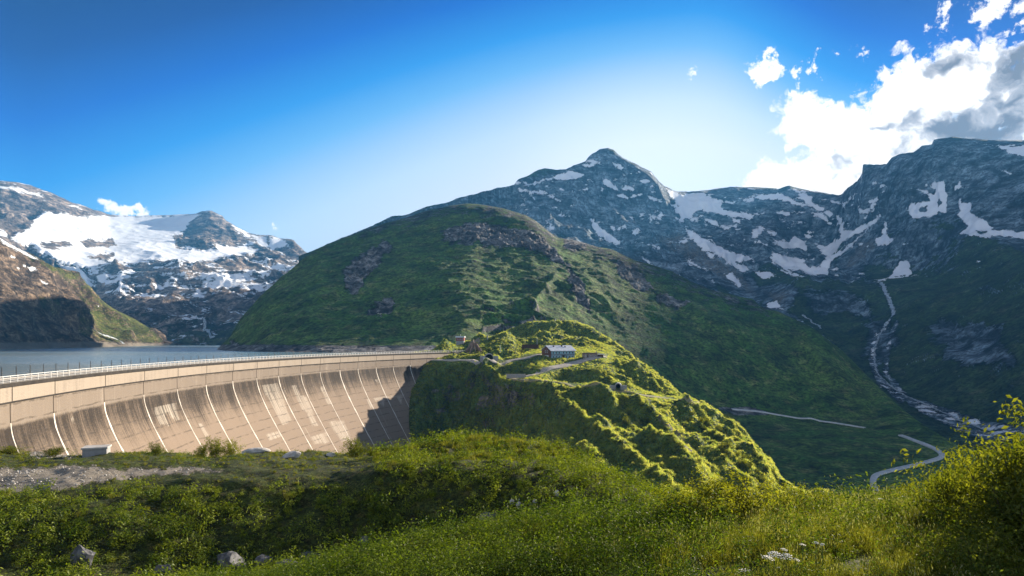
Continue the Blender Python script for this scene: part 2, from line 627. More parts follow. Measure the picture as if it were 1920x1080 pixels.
Mt['hill'] = terrain_mat('hill pasture', (0.075, 0.125, 0.026), (0.11, 0.155, 0.035), (0.19, 0.19, 0.07), (0.26, 0.24, 0.21), (0.13, 0.12, 0.11), 22.0, rock_slope=0.14, bump=1.0)
Mt['near'] = terrain_mat('near meadow soil', (0.035, 0.050, 0.010), (0.050, 0.065, 0.014), (0.10, 0.085, 0.03), (0.24, 0.22, 0.20), (0.12, 0.115, 0.11), 3.0, rock_slope=0.12, bump=0.7)

# ---- one sheet of lowland under everything, out to the horizon
gn = 90
gx = np.linspace(-7500, 7500, gn)
gy = np.linspace(-2500, 8500, gn)
GX, GY = np.meshgrid(gx, gy)
GP = np.stack([GX, GY, np.full_like(GX, -170.0)], -1)
GP[..., 2] += fbm(GP, 1 / 2500, 4) * 25
ground = dict(P=GP)
one = np.full(GP.shape[:2], -2.0)
finish('ground', ground, Mt['alpine'], dict(rock=one, snow=one, dirt=one))

# ---- far snow mountain beyond the lake
A = loft(-420, 640, 560, [
    ([(-420, 640, 1500), (0, 648, 1500), (300, 648, 1420), (420, 650, 1430), (640, 640, 1600)], 10),
    ([(-420, 590, 2400), (0, 590, 2500), (200, 600, 2300), (300, 622, 1900), (400, 630, 1800), (440, 615, 1850), (500, 590, 2000), (640, 560, 2300)], 10),
    ([(-420, 540, 2900), (0, 540, 3000), (150, 540, 2900), (250, 545, 2700), (330, 560, 2550), (400, 570, 2600), (480, 560, 2700), (560, 540, 3000), (640, 540, 3200)], 10),
    ([(-420, 480, 2500), (0, 470, 2800), (150, 497, 3000), (250, 500, 3150), (350, 496, 3350), (430, 500, 3550), (500, 500, 3750), (640, 520, 4000)], 8),
    ([(-420, 430, 2900), (0, 400, 3300), (100, 425, 3500), (200, 450, 3700), (300, 450, 3950), (380, 450, 4150), (450, 465, 4300), (520, 480, 4400), (640, 510, 4500)], 8),
    ([(-420, 300, 4000), (-100, 330, 4100), (0, 348, 4200), (30, 350, 4250), (60, 358, 4300), (90, 368, 4350), (130, 385, 4400), (165, 397, 4700), (200, 408, 5100), (250, 411, 5200), (300, 409, 5300), (365, 406, 5200),
      (378, 402, 5000), (395, 399, 4950), (418, 406, 4900), (424, 414, 4850), (445, 428, 4800), (470, 441, 4800), (490, 444, 4850), (510, 444, 4800), (525, 449, 4800), (550, 450, 4750), (560, 462, 4750), (575, 476, 4700), (640, 500, 4700)], 1),
    ([(-420, 400, 6500), (640, 560, 6500)], 8)],
    [30, 60, 70, 80, 90, 24])
P = A['P']
N = normals(P)
w0 = np.clip((A['T'][:, None]) / 1.0, 0, 1) * np.clip(1.25 - np.clip(A['T'][:, None] - 3.6, 0, 5) * 0.9, 0.22, 1)
rg = fbm(P, 1 / 420, 8, 0.55, kind='ridge', scale=(1, 1, .45)) - 0.45
rg2 = fbm(P, 1 / 90, 5, 0.6, kind='ridge', scale=(1, 1, .5)) - 0.45
px, py = project(P)
snowfield = paint(P, [[(40, 425), (85, 393), (130, 402), (165, 405), (205, 404), (300, 404), (375, 400), (372, 420), (350, 430), (325, 448), (330, 460), (360, 465), (420, 470), (460, 462), (490, 470), (440, 482), (400, 487), (330, 490), (270, 492), (220, 494), (165, 502), (150, 495), (100, 480), (60, 455), (20, 448)],
                      [(105, 492), (150, 497), (165, 515), (160, 528), (130, 510)],
                      [(-10, 352), (30, 350), (62, 359), (90, 371), (60, 366), (20, 356), (-10, 356)], [(-10, 430), (12, 433), (15, 448), (-10, 440)], [(0, 375), (14, 378), (10, 385), (0, 382)],
                      [(360, 436), (385, 430), (395, 440), (375, 446), (355, 448)], [(395, 445), (420, 462), (460, 460), (466, 470), (430, 478), (405, 470)],
                      [(470, 442), (500, 444), (505, 466), (488, 462)], [(505, 444), (535, 450), (540, 460), (520, 462), (510, 470), (505, 460)], [(430, 418), (470, 440), (470, 448), (455, 450), (440, 432)],
                      [(178, 512), (205, 511), (198, 524), (188, 527)], [(225, 511), (233, 508), (231, 530), (248, 525), (225, 541), (205, 541), (222, 532)],
                      [(254, 558), (266, 564), (262, 566)], [(370, 540), (385, 552), (380, 560), (362, 552)], [(398, 551), (412, 552), (408, 560), (397, 560)], [(440, 556), (458, 556), (450, 562)], [(370, 576), (392, 574), (385, 579)],
                      [(400, 530), (440, 528), (495, 530), (490, 540), (440, 537), (402, 536)]], warp=3.0, soft=6)
flat = np.clip((snowfield + 1) / 1.5, 0, 1)
P += N * ((rg * 95 + rg2 * 20) * w0 * (1 - 0.78 * flat))[..., None]
N = normals(P)
streak = fbm(P, 1 / 130, 6, 0.6, scale=(1, .6, 2.2), off=5)
zone = np.exp(-((py - 520) / 45.0) ** 2) * (px > 120) + 0.7 * np.exp(-((py - 540) / 22.0) ** 2) * (px > 380)
snow = np.maximum(snowfield, -1.0 + zone * 0.75 + streak * 2.8 + (N[..., 2] - 0.75) * 2.2)
rocks = paint(P, [[(365, 410), (380, 398), (425, 410), (440, 430), (468, 452), (440, 460), (400, 458), (325, 450), (322, 442), (345, 432)], [(-20, 356), (60, 365), (165, 398), (160, 405), (80, 393), (55, 430), (20, 440), (0, 428)],
                  [(75, 455), (130, 452), (135, 462), (90, 470)], [(150, 452), (210, 450), (220, 462), (160, 462)], [(165, 480), (215, 475), (200, 490)]], warp=4, soft=6)
snow = np.where(rocks > -0.4, np.minimum(snow, -rocks * 1.0 + streak * 1.2), snow)
rock = np.clip(1.6 - np.clip((py - 545) / 45.0, 0, 4), -1.2, 2)
finish('snow_mountain', A, Mt['snowy'], dict(rock=rock, snow=snow, dirt=np.full(px.shape, -2.0)))

# ---- left slope above the lake
B = loft(-900, 345, 420, [
    ([(-900, 700, 300), (-400, 667, 480), (0, 660, 700), (150, 655, 950), (300, 650.5, 1380), (345, 650, 1500)], 6),
    ([(-900, 670, 320), (-400, 652, 500), (0, 650, 720), (150, 646, 975), (300, 644, 1400), (345, 648, 1520)], 6),
    ([(-900, 400, 500), (-400, 520, 650), (0, 590, 820), (100, 600, 1000), (200, 615, 1210), (300, 638, 1440), (345, 648, 1530)], 10),
    ([(-900, 150, 700), (-400, 380, 850), (0, 500, 980), (100, 535, 1120), (200, 580, 1300), (300, 632, 1470), (345, 648, 1540)], 8),
    ([(-900, 0, 900), (-400, 300, 950), (-100, 410, 1050), (0, 447, 1120), (60, 478, 1190), (100, 500, 1230), (140, 515, 1290), (185, 548, 1350), (215, 572, 1400), (250, 592, 1450), (275, 612, 1480), (310, 634, 1500), (345, 648, 1550)], 2),
    ([(-900, 200, 1400), (-400, 420, 1500), (0, 560, 1700), (300, 650, 1800), (345, 651, 1800)], 6)],
    [10, 50, 60, 60, 20])
P = B['P']
N = normals(P)
wd = np.clip(B['T'][:, None] / 1.2, 0, 1) * np.clip(1.2 - np.clip(B['T'][:, None] - 3.2, 0, 5), 0.3, 1)
rg = fbm(P, 1 / 130, 7, 0.58, kind='ridge', scale=(1, .8, .5)) - 0.45
P += N * ((rg * 36 + fbm(P, 1 / 25, 4, .6) * 4.5) * wd)[..., None]
px, py = project(P)
snow = paint(P, [[(0, 447), (25, 460), (80, 490), (60, 484), (20, 464), (0, 452)], [(42, 498), (60, 500), (76, 508), (60, 508)], [(30, 500), (44, 505), (34, 505)], [(15, 478), (30, 482), (22, 484)], [(75, 525), (92, 532), (85, 534)], [(178, 564), (190, 574), (184, 574)]], warp=1.0, soft=4)
green = paint(P, [[(60, 478), (150, 522), (200, 560), (270, 602), (240, 608), (190, 585), (160, 560), (120, 520)], [(155, 580), (260, 590), (300, 640), (200, 640), (150, 620)], [(80, 560), (110, 570), (105, 585), (85, 575)]], warp=5, soft=8)
rock = np.where(py > 643, 0.9, -0.35 - green * 0.9)
finish('left_slope', B, Mt['slope'], dict(rock=rock, snow=snow, dirt=paint(P, [[(-900, 645), (0, 642), (200, 640), (330, 645), (330, 655), (0, 665), (-900, 700)]], warp=1, soft=5)))

# ---- rocky peak, snow cirque and the dark mountain on the right: one wall of rock round the head of the valley
W = loft(560, 2700, 1150, [
    ([(560, 600, 1900), (1000, 560, 1700), (1300, 660, 1300), (1500, 760, 1000), (1650, 800, 820), (1750, 840, 700), (1850, 880, 600), (2000, 900, 540), (2300, 900, 420), (2700, 900, 330)], 20),
    ([(560, 520, 2100), (1000, 480, 1950), (1250, 560, 1750), (1450, 600, 1600), (1560, 650, 1400), (1640, 690, 1230), (1700, 740, 1050), (1800, 790, 860), (1850, 806, 800), (1920, 800, 740), (2300, 780, 520), (2700, 760, 380)], 12),
    ([(560, 500, 2200), (1000, 460, 2150), (1250, 515, 2050), (1400, 565, 1950), (1500, 528, 1850), (1560, 520, 1820), (1640, 524, 1780), (1700, 535, 1620), (1800, 580, 1300), (1920, 600, 1050), (2300, 500, 700), (2700, 450, 500)], 12),
    ([(560, 490, 2250), (800, 420, 2300), (1000, 430, 2400), (1250, 480, 2450), (1400, 527, 2400), (1500, 512, 2350), (1600, 503, 2250), (1700, 500, 2000), (1800, 490, 1650), (1920, 480, 1350), (2300, 380, 900), (2700, 350, 650)], 12),
    ([(560, 485, 2300), (800, 395, 2400), (950, 370, 2700), (1100, 350, 2900), (1200, 390, 2900), (1270, 430, 2900), (1400, 440, 2900), (1560, 470, 2800), (1620, 430, 2450), (1700, 400, 2150), (1800, 400, 1950), (1920, 410, 1700), (2300, 280, 1100), (2700, 250, 800)], 8),
    ([(560, 481, 2350), (640, 447, 2350), (700, 422, 2350), (735, 405, 2350), (760, 404, 2380), (800, 388, 2450), (840, 379, 2500), (860, 371, 2520), (880, 366, 2560), (903, 360, 2600), (935, 352, 2680), (964, 347, 2750), (972, 337, 2800), (990, 331, 2850), (1008, 322, 3100), (1022, 319, 3150), (1042, 322, 3150),
      (1062, 319, 3050), (1075, 312, 3050), (1098, 305, 3100), (1108, 295, 3150), (1118, 289, 3180), (1124, 283, 3200), (1140, 280, 3200), (1150, 283, 3200), (1158, 291, 3190), (1168, 298, 3180), (1180, 304, 3170), (1200, 313, 3150), (1222, 323, 3150), (1234, 338, 3150), (1246, 350, 3250), (1262, 360, 3400),
      (1290, 364, 3600), (1320, 361, 3600), (1350, 357, 3600), (1405, 353, 3550), (1440, 355, 3500), (1460, 357, 3450), (1480, 351, 3400), (1500, 355, 3350), (1540, 360, 3250), (1570, 367, 3150), (1578, 366, 3050), (1590, 352, 2900), (1608, 340, 2750), (1617, 324, 2650), (1618, 308, 2600), (1640, 309, 2550), (1662, 308, 2550), (1672, 297, 2520),
      (1690, 290, 2500), (1712, 288, 2480), (1730, 277, 2450), (1748, 276, 2430), (1752, 268, 2420), (1785, 263, 2400), (1805, 266, 2380), (1850, 270, 2350), (1920, 272, 2300), (2050, 258, 2100), (2300, 235, 1500), (2700, 340, 1000)], 0),  # skyline beyond the right border raised to shade the valley floor
    ([(560, 540, 3400), (1100, 440, 4600), (1300, 430, 4800), (1700, 400, 3900), (1920, 400, 3400), (2300, 450, 2300), (2700, 480, 1600)], 12)],
    [16, 70, 46, 50, 85, 24])
W_CREST = W['P'].copy()
P = W['P']
N = normals(P)
T_ = W['T'][:, None]
wd = np.clip(T_ / 0.8, 0.15, 1) * np.clip(1.0 - np.clip(T_ - 3.9, 0, 5) * 0.88, 0.05, 1)
px, py = project(P)
rockz = paint(P, [[(900, 420), (930, 360), (1000, 330), (1100, 270), (1300, 340), (1600, 350), (1560, 480), (1640, 520), (1500, 520), (1440, 500), (1300, 560), (1100, 480), (900, 400), (700, 425)],
                  [(1570, 370), (1620, 300), (1750, 255), (2000, 255), (2700, 300), (2700, 430), (1920, 460), (1850, 445), (1800, 420), (1700, 420), (1660, 450), (1600, 470), (1560, 440)],
                  [(1500, 540), (1560, 535), (1620, 545), (1640, 580), (1560, 585), (1510, 570)], [(1740, 610), (1880, 600), (1900, 680), (1800, 690), (1760, 660)], [(1625, 600), (1660, 590), (1680, 640), (1650, 690), (1625, 660)]], warp=14, soft=22, wf=0.02)
rk = np.clip(rockz, 0, 1)
rg = fbm(P, 1 / 330, 8, 0.56, kind='ridge', scale=(1, 1, .45)) - 0.45
rg2 = fbm(P, 1 / 70, 6, 0.6, kind='ridge', scale=(1, 1, .6)) - 0.45
P += N * (((rg * 95 + rg2 * 24) * (0.35 + 0.65 * rk) + fbm(P, 1 / 160, 4) * 10) * wd * np.clip(P[..., 1] / 2200, .25, 1))[..., None]
P[..., 2] += (np.exp(-((T_ - 5) / 0.12) ** 2) * fbm(P * [1, 0, 0], 1 / 28, 5, 0.6) * 13) * (px > 1560) + (np.exp(-((T_ - 5) / 0.12) ** 2) * fbm(P * [1, 0, 0], 1 / 40, 4, 0.6) * 7)
SNOW_W = [
    [(1097, 308), (1130, 301), (1122, 306), (1106, 310)], [(1146, 304), (1160, 306), (1174, 311), (1164, 319), (1154, 312)],
    [(984, 348), (1010, 338), (1032, 333), (1068, 320), (1090, 323), (1107, 327), (1085, 334), (1060, 338), (1035, 336), (1012, 343), (992, 349)],
    [(970, 352), (985, 356), (1020, 358), (1032, 364), (1052, 376), (1045, 377), (1025, 365), (995, 362), (975, 359)],
    [(1128, 334), (1138, 336), (1148, 345), (1182, 350), (1191, 357), (1150, 355), (1132, 345)],
    [(1109, 411), (1125, 425), (1140, 436), (1166, 455), (1150, 458), (1128, 448), (1113, 432)], [(1040, 385), (1060, 402), (1052, 403), (1042, 393)],
    [(1160, 368), (1180, 366), (1206, 362), (1202, 368), (1178, 372)], [(1214, 368), (1235, 372), (1240, 382), (1222, 376)], [(1135, 408), (1155, 430), (1150, 433), (1138, 418)], [(1158, 402), (1170, 406), (1164, 409)],
    [(1248, 352), (1282, 366), (1285, 392), (1268, 380), (1255, 366)], [(1262, 403), (1282, 408), (1282, 420), (1268, 412)],
    [(1270, 364), (1320, 361), (1345, 374), (1388, 379), (1375, 383), (1352, 382), (1352, 392), (1411, 401), (1408, 411), (1370, 406), (1340, 400), (1310, 395), (1297, 404), (1300, 410), (1280, 412), (1263, 400), (1270, 385)],
    [(1310, 408), (1340, 412), (1350, 424), (1382, 420), (1380, 428), (1360, 430), (1335, 420)], [(1372, 408), (1392, 412), (1390, 420), (1374, 415)],
    [(1280, 418), (1300, 433), (1330, 452), (1365, 470), (1412, 483), (1400, 490), (1382, 492), (1405, 502), (1398, 513), (1370, 495), (1340, 476), (1310, 461), (1290, 442)],
    [(1400, 368), (1440, 364), (1460, 361), (1480, 370), (1518, 386), (1495, 386), (1462, 374), (1410, 376)],
    [(1483, 354), (1492, 355), (1512, 362), (1524, 380), (1545, 390), (1562, 400), (1560, 408), (1535, 396), (1512, 382), (1496, 364)], [(1520, 392), (1545, 402), (1565, 424), (1552, 420), (1530, 404)], [(1540, 372), (1575, 378), (1577, 384), (1560, 380)],
    [(1566, 402), (1580, 406), (1582, 430), (1596, 432), (1642, 411), (1650, 388), (1654, 400), (1645, 417), (1602, 441), (1582, 452), (1562, 476), (1590, 459), (1616, 441), (1592, 467), (1570, 482), (1557, 492), (1553, 516), (1520, 516), (1498, 509), (1468, 501), (1442, 486), (1448, 472), (1480, 481), (1502, 486), (1515, 500), (1537, 500), (1549, 480), (1530, 466), (1527, 454), (1550, 463), (1572, 444), (1574, 425)],
    [(1446, 450), (1480, 453), (1490, 440), (1510, 453), (1514, 473), (1500, 466), (1470, 466), (1453, 458)],
    [(1412, 430), (1425, 423), (1437, 430), (1457, 435), (1453, 442), (1430, 436), (1417, 448), (1408, 446)],
    [(1413, 508), (1440, 508), (1463, 519), (1430, 523)], [(1455, 504), (1480, 508), (1509, 519), (1490, 519)], [(1343, 504), (1365, 515), (1371, 508), (1393, 536), (1385, 539), (1363, 521)],
    [(1286, 486), (1330, 507), (1322, 508), (1290, 492)], [(1434, 567), (1456, 564), (1464, 576), (1447, 580), (1438, 576)],
    [(1703, 353), (1738, 356), (1735, 346), (1770, 338), (1777, 370), (1774, 400), (1762, 396), (1745, 409), (1712, 409), (1697, 394), (1710, 380), (1742, 376), (1735, 362)],
    [(1785, 356), (1800, 338), (1801, 348), (1820, 352), (1800, 355), (1790, 358)], [(1799, 364), (1802, 380), (1821, 378), (1822, 400), (1850, 415), (1866, 430), (1925, 434), (1925, 453), (1880, 441), (1850, 446), (1798, 438), (1816, 424), (1796, 404)],
    [(1871, 317), (1898, 329), (1893, 322)], [(1830, 267), (1862, 272), (1930, 272), (1930, 294), (1895, 289), (1870, 275)],
    [(1634, 527), (1665, 521), (1690, 489), (1702, 489), (1710, 510), (1722, 517), (1680, 521), (1650, 528)],
    [(1640, 452), (1655, 440), (1661, 408), (1665, 440), (1677, 450), (1663, 460), (1648, 461)], [(1818, 490), (1840, 490), (1838, 493)], [(1620, 460), (1636, 456), (1625, 464)], [(1688, 455), (1704, 456), (1694, 459)],
    [(1580, 378), (1586, 380), (1585, 392), (1580, 388)], [(1330, 520), (1345, 534), (1340, 534)]]
HOLES = [[(1742, 352), (1756, 356), (1752, 366), (1744, 362)], [(1722, 392), (1738, 385), (1736, 396), (1726, 399)], [(1758, 372), (1766, 380), (1760, 388)], [(1830, 432), (1850, 436), (1840, 440)]]
snow = paint(P, SNOW_W, warp=2.2, soft=2.8, wf=0.13)
snow = np.minimum(snow, -paint(P, HOLES, warp=1.5, soft=2.6))
snow = snow - np.clip(fbm(P, 1 / 42, 6, 0.62, scale=(1, 1, .6), off=9) * 5.5 - 0.35, 0, 3.5)
crumb = fbm(P, 1 / 75, 6, 0.62, scale=(1, 1, 1.6), off=3) * 5.0 - 1.0 + np.clip(snow, -2, 0) * 0.15
snow = np.maximum(snow, np.where((rockz > 0.1) & (px > 960) & (px < 1660) & (py < 540), crumb, -2))
scree = paint(P, [[(1280, 420), (1400, 500), (1440, 560), (1420, 575), (1300, 510), (1230, 470), (1180, 440)], [(1600, 445), (1660, 420), (1660, 470), (1600, 520), (1560, 515), (1575, 480)],
                  [(1420, 535), (1470, 530), (1500, 540), (1480, 580), (1500, 620), (1460, 600), (1430, 570)]], warp=4, soft=10)
gravel = paint(P, [[(1700, 745), (1740, 752), (1800, 775), (1850, 790), (1930, 800), (1930, 830), (1850, 826), (1790, 805), (1740, 780), (1700, 758)]],
               [([(1650, 535), (1664, 560), (1675, 590), (1662, 615)], 2.0), ([(1662, 612), (1640, 640), (1636, 680), (1650, 715), (1690, 748)], 7.5), ([(1650, 620), (1632, 600), (1626, 570)], 2.0), ([(1680, 605), (1665, 650), (1660, 700), (1700, 745)], 5.0),
                ([(1460, 575), (1500, 600), (1540, 632)], 2.5), ([(1540, 630), (1575, 660)], 4.0)], warp=2.5, soft=5)
rock = np.maximum(np.where(rockz > -2, rockz * 1.6 - 0.1, -1.6), scree * 1.3)
rock = np.maximum(rock, gravel * 1.2)
snow = np.maximum(snow, np.where(gravel > -0.2, -0.50 + np.clip(gravel, 0, 1) * 0.42, -2))
finish('rocky_mountains', W, Mt['rocky'], dict(rock=rock, snow=snow, dirt=np.maximum(scree * 0.5 - 0.9, np.full(px.shape, -2.0))))

# ---- big green mountain in the middle, running down to the lake on the left and the valley floor on the right
D = loft(408, 1930, 1000, [
    ([(408, 668, 626), (500, 690, 500), (700, 700, 440), (870, 700, 440), (1000, 900, 330), (1200, 960, 290), (1500, 1000, 280), (1640, 1000, 300), (1930, 1000, 340)], 12),
    ([(408, 659, 664), (430, 659.5, 626), (500, 662, 560), (600, 663, 530), (870, 667, 500), (1000, 740, 470), (1200, 850, 420), (1400, 925, 350), (1500, 945, 330), (1640, 930, 345), (1760, 915, 360), (1930, 900, 380)], 12),
    ([(408, 658, 690), (430, 648, 690), (500, 640, 620), (600, 640, 575), (870, 635, 560), (1000, 670, 590), (1200, 730, 590), (1330, 785, 570), (1500, 812, 520), (1620, 830, 480), (1700, 850, 445), (1760, 868, 420), (1850, 880, 410), (1930, 885, 410)], 12),
    ([(408, 657, 702), (430, 642, 710), (500, 600, 690), (600, 590, 665), (870, 570, 665), (1000, 600, 645), (1200, 680, 625), (1350, 755, 610), (1500, 785, 590), (1620, 803, 550), (1700, 822, 500), (1760, 846, 450), (1850, 866, 425), (1930, 870, 430)], 12),
    ([(408, 656, 715), (430, 638, 730), (500, 560, 800), (600, 520, 800), (870, 490, 820), (1000, 520, 780), (1200, 600, 725), (1350, 655, 690), (1500, 705, 680), (1620, 765, 620), (1700, 805, 530), (1760, 830, 470), (1850, 860, 435), (1930, 866, 440)], 12),
    ([(408, 655, 728), (430, 635, 754), (480, 573, 843), (520, 532, 907), (575, 486, 971), (640, 462, 1016), (750, 440, 1035), (880, 430, 1048), (1000, 450, 975), (1060, 475, 925), (1200, 530, 860), (1350, 580, 800), (1450, 610, 792), (1540, 665, 715), (1620, 730, 680), (1700, 785, 560), (1760, 818, 490), (1850, 855, 440), (1930, 862, 445)], 8),
    ([(408, 654, 741), (420, 642, 754), (432, 630, 766), (450, 600, 811), (470, 578, 850), (490, 555, 882), (520, 528, 926), (545, 506, 958), (575, 480, 997), (600, 465, 1035), (640, 449, 1080), (680, 434, 1125), (720, 420, 1163), (760, 410, 1195), (800, 397, 1214), (840, 388, 1227), (875, 383, 1234), (905, 384, 1221), (940, 390, 1195), (985, 404, 1163), (1005, 416, 1138), (1025, 432, 1112), (1045, 447, 1099),
      (1075, 450, 1106), (1110, 460, 1093), (1150, 473, 1067), (1190, 492, 1042), (1230, 504, 1016), (1260, 513, 997), (1300, 532, 971), (1340, 546, 946), (1380, 556, 920), (1412, 562, 901), (1428, 577, 882), (1460, 586, 856), (1490, 600, 830), (1520, 613, 805), (1550, 635, 773), (1580, 658, 820), (1610, 688, 770), (1650, 728, 690), (1690, 766, 610), (1730, 796, 540), (1770, 820, 490), (1800, 836, 465), (1850, 850, 450), (1930, 858, 455)], 1),
    ([(408, 662, 1000), (575, 500, 1500), (700, 442, 1600), (800, 406, 1650), (880, 397, 1700), (1000, 432, 1600), (1250, 590, 1500), (1430, 650, 1350), (1650, 800, 900), (1850, 870, 520), (1930, 870, 520)], 10)],  # hidden back of the mountain, raised to throw shade on the left slope
    [14, 36, 56, 62, 70, 56, 20])
P = D['P']
T_ = D['T'][:, None]
px, py = project(P)
low = np.clip((P[..., 2] + 12) / 25.0, 0.12, 1)
vall = np.clip((px - 1150) / 300, 0, 1)
wd = np.clip(T_ / 1.5, 0.2, 1) * np.clip(1.1 - np.clip(T_ - 5.0, 0, 5) * 0.9, 0.2, 1) * (1 - 0.35 * vall)
cliff = paint(P, [[(825, 432), (880, 420), (940, 428), (985, 430), (1020, 445), (1060, 495), (1040, 490), (1000, 470), (960, 462), (880, 460), (830, 450)],
                  [(640, 505), (665, 480), (720, 452), (738, 455), (705, 490), (668, 545), (650, 545)], [(695, 575), (735, 560), (742, 575), (715, 598), (690, 590)], [(1150, 490), (1190, 500), (1230, 540), (1200, 545), (1160, 520)],
                  [(1230, 545), (1290, 560), (1275, 580), (1235, 570)], [(1060, 490), (1085, 520), (1110, 580), (1090, 575), (1070, 540)],
                  [(430, 640), (500, 645), (600, 650), (700, 652), (700, 670), (430, 665)], [(1050, 440), (1110, 452), (1100, 470), (1060, 465)]], warp=7, soft=9, wf=0.035)
ck = np.clip(cliff + 0.3, 0, 1)
P[..., 2] += ((fbm(P, 1 / 330, 4, 0.5, kind='ridge', scale=(1, .7, 0)) - .45) * 12 * np.clip(P[..., 1] / 900, .2, 1) + fbm(P, 1 / 70, 6, 0.55, scale=(1, .6, 0)) * 7 + (fbm(P, 1 / 24, 4, 0.6, kind='ridge', scale=(1, 1, 0)) - .45) * 2.2) * wd * low
P[..., 2] += (fbm(P, 1 / 22, 5, 0.65, kind='ridge', scale=(1, 1, 1)) - .4) * 11 * ck * wd * low
# grassy ribs that run down off the mountain and catch the sun
RIBS = [([(1040, 520), (1020, 545), (1000, 568), (985, 575)], 5, 3.0), ([(960, 574), (985, 570), (1003, 572), (1006, 585), (1000, 592), (1015, 600), (1040, 606)], 4.0, 7.0),
        ([(905, 588), (925, 590), (945, 598), (965, 604), (1000, 606)], 3.5, 6.0), ([(900, 600), (935, 600), (955, 608), (975, 612), (1010, 608)], 3.0, 5.0), ([(905, 625), (940, 618), (965, 622)], 3.0, 5.0),
        ([(990, 524), (1015, 532), (1030, 548)], 3, 3.0), ([(1048, 530), (1075, 543)], 3, 3.0), ([(1220, 660), (1300, 690), (1400, 740), (1520, 780)], 12, 3.0), ([(1420, 590), (1500, 640), (1560, 700), (1620, 760)], 12, 4.0),
        ([(1300, 580), (1400, 640), (1480, 700), (1540, 760)], 12, 3.5), ([(1130, 700), (1250, 730), (1350, 770)], 10, 2.0), ([(1400, 830), (1500, 860), (1600, 900)], 7, 1.6), ([(1500, 830), (1620, 850), (1720, 850)], 7, 1.2), ([(1350, 850), (1450, 880), (1560, 930)], 7, 1.8)]
for line, wpx, amp in RIBS:
    s_ = sdf_line(px, py, line, 0.0)
    P[..., 2] += np.where(s_ > -98, amp * np.exp(-(s_ / wpx) ** 2), 0) * np.clip(wd * 1.5, 0, 1)
scr = paint(P, [[(830, 480), (900, 478), (975, 505), (960, 515), (880, 500)]], warp=10, soft=14, wf=0.05)
topm = paint(P, [[(640, 440), (800, 380), (1000, 380), (1080, 440), (1040, 460), (960, 415), (860, 405), (760, 425), (680, 450)], [(1050, 430), (1250, 500), (1450, 575), (1440, 600), (1240, 530), (1080, 470)]], warp=10, soft=18, wf=0.03)
rock = np.maximum(np.maximum(cliff * 1.5, scr * 0.6 - 0.7), np.minimum(topm * 0.6 - 0.35, 0.1))
rock = np.where((P[..., 2] < -3.5) & (px < 880), 1.6, rock)
rock = np.maximum(rock, paint(P, [[(1345, 765), (1400, 762), (1440, 772), (1440, 778), (1380, 778)]], warp=1.5, soft=4) * 1.5)
finish('green_mountain', D, Mt['alpine'], dict(rock=rock, snow=np.maximum(paint(P, [[(1048, 405), (1060, 412), (1052, 412)]], soft=3), -2), dirt=np.full(px.shape, -2.0)))

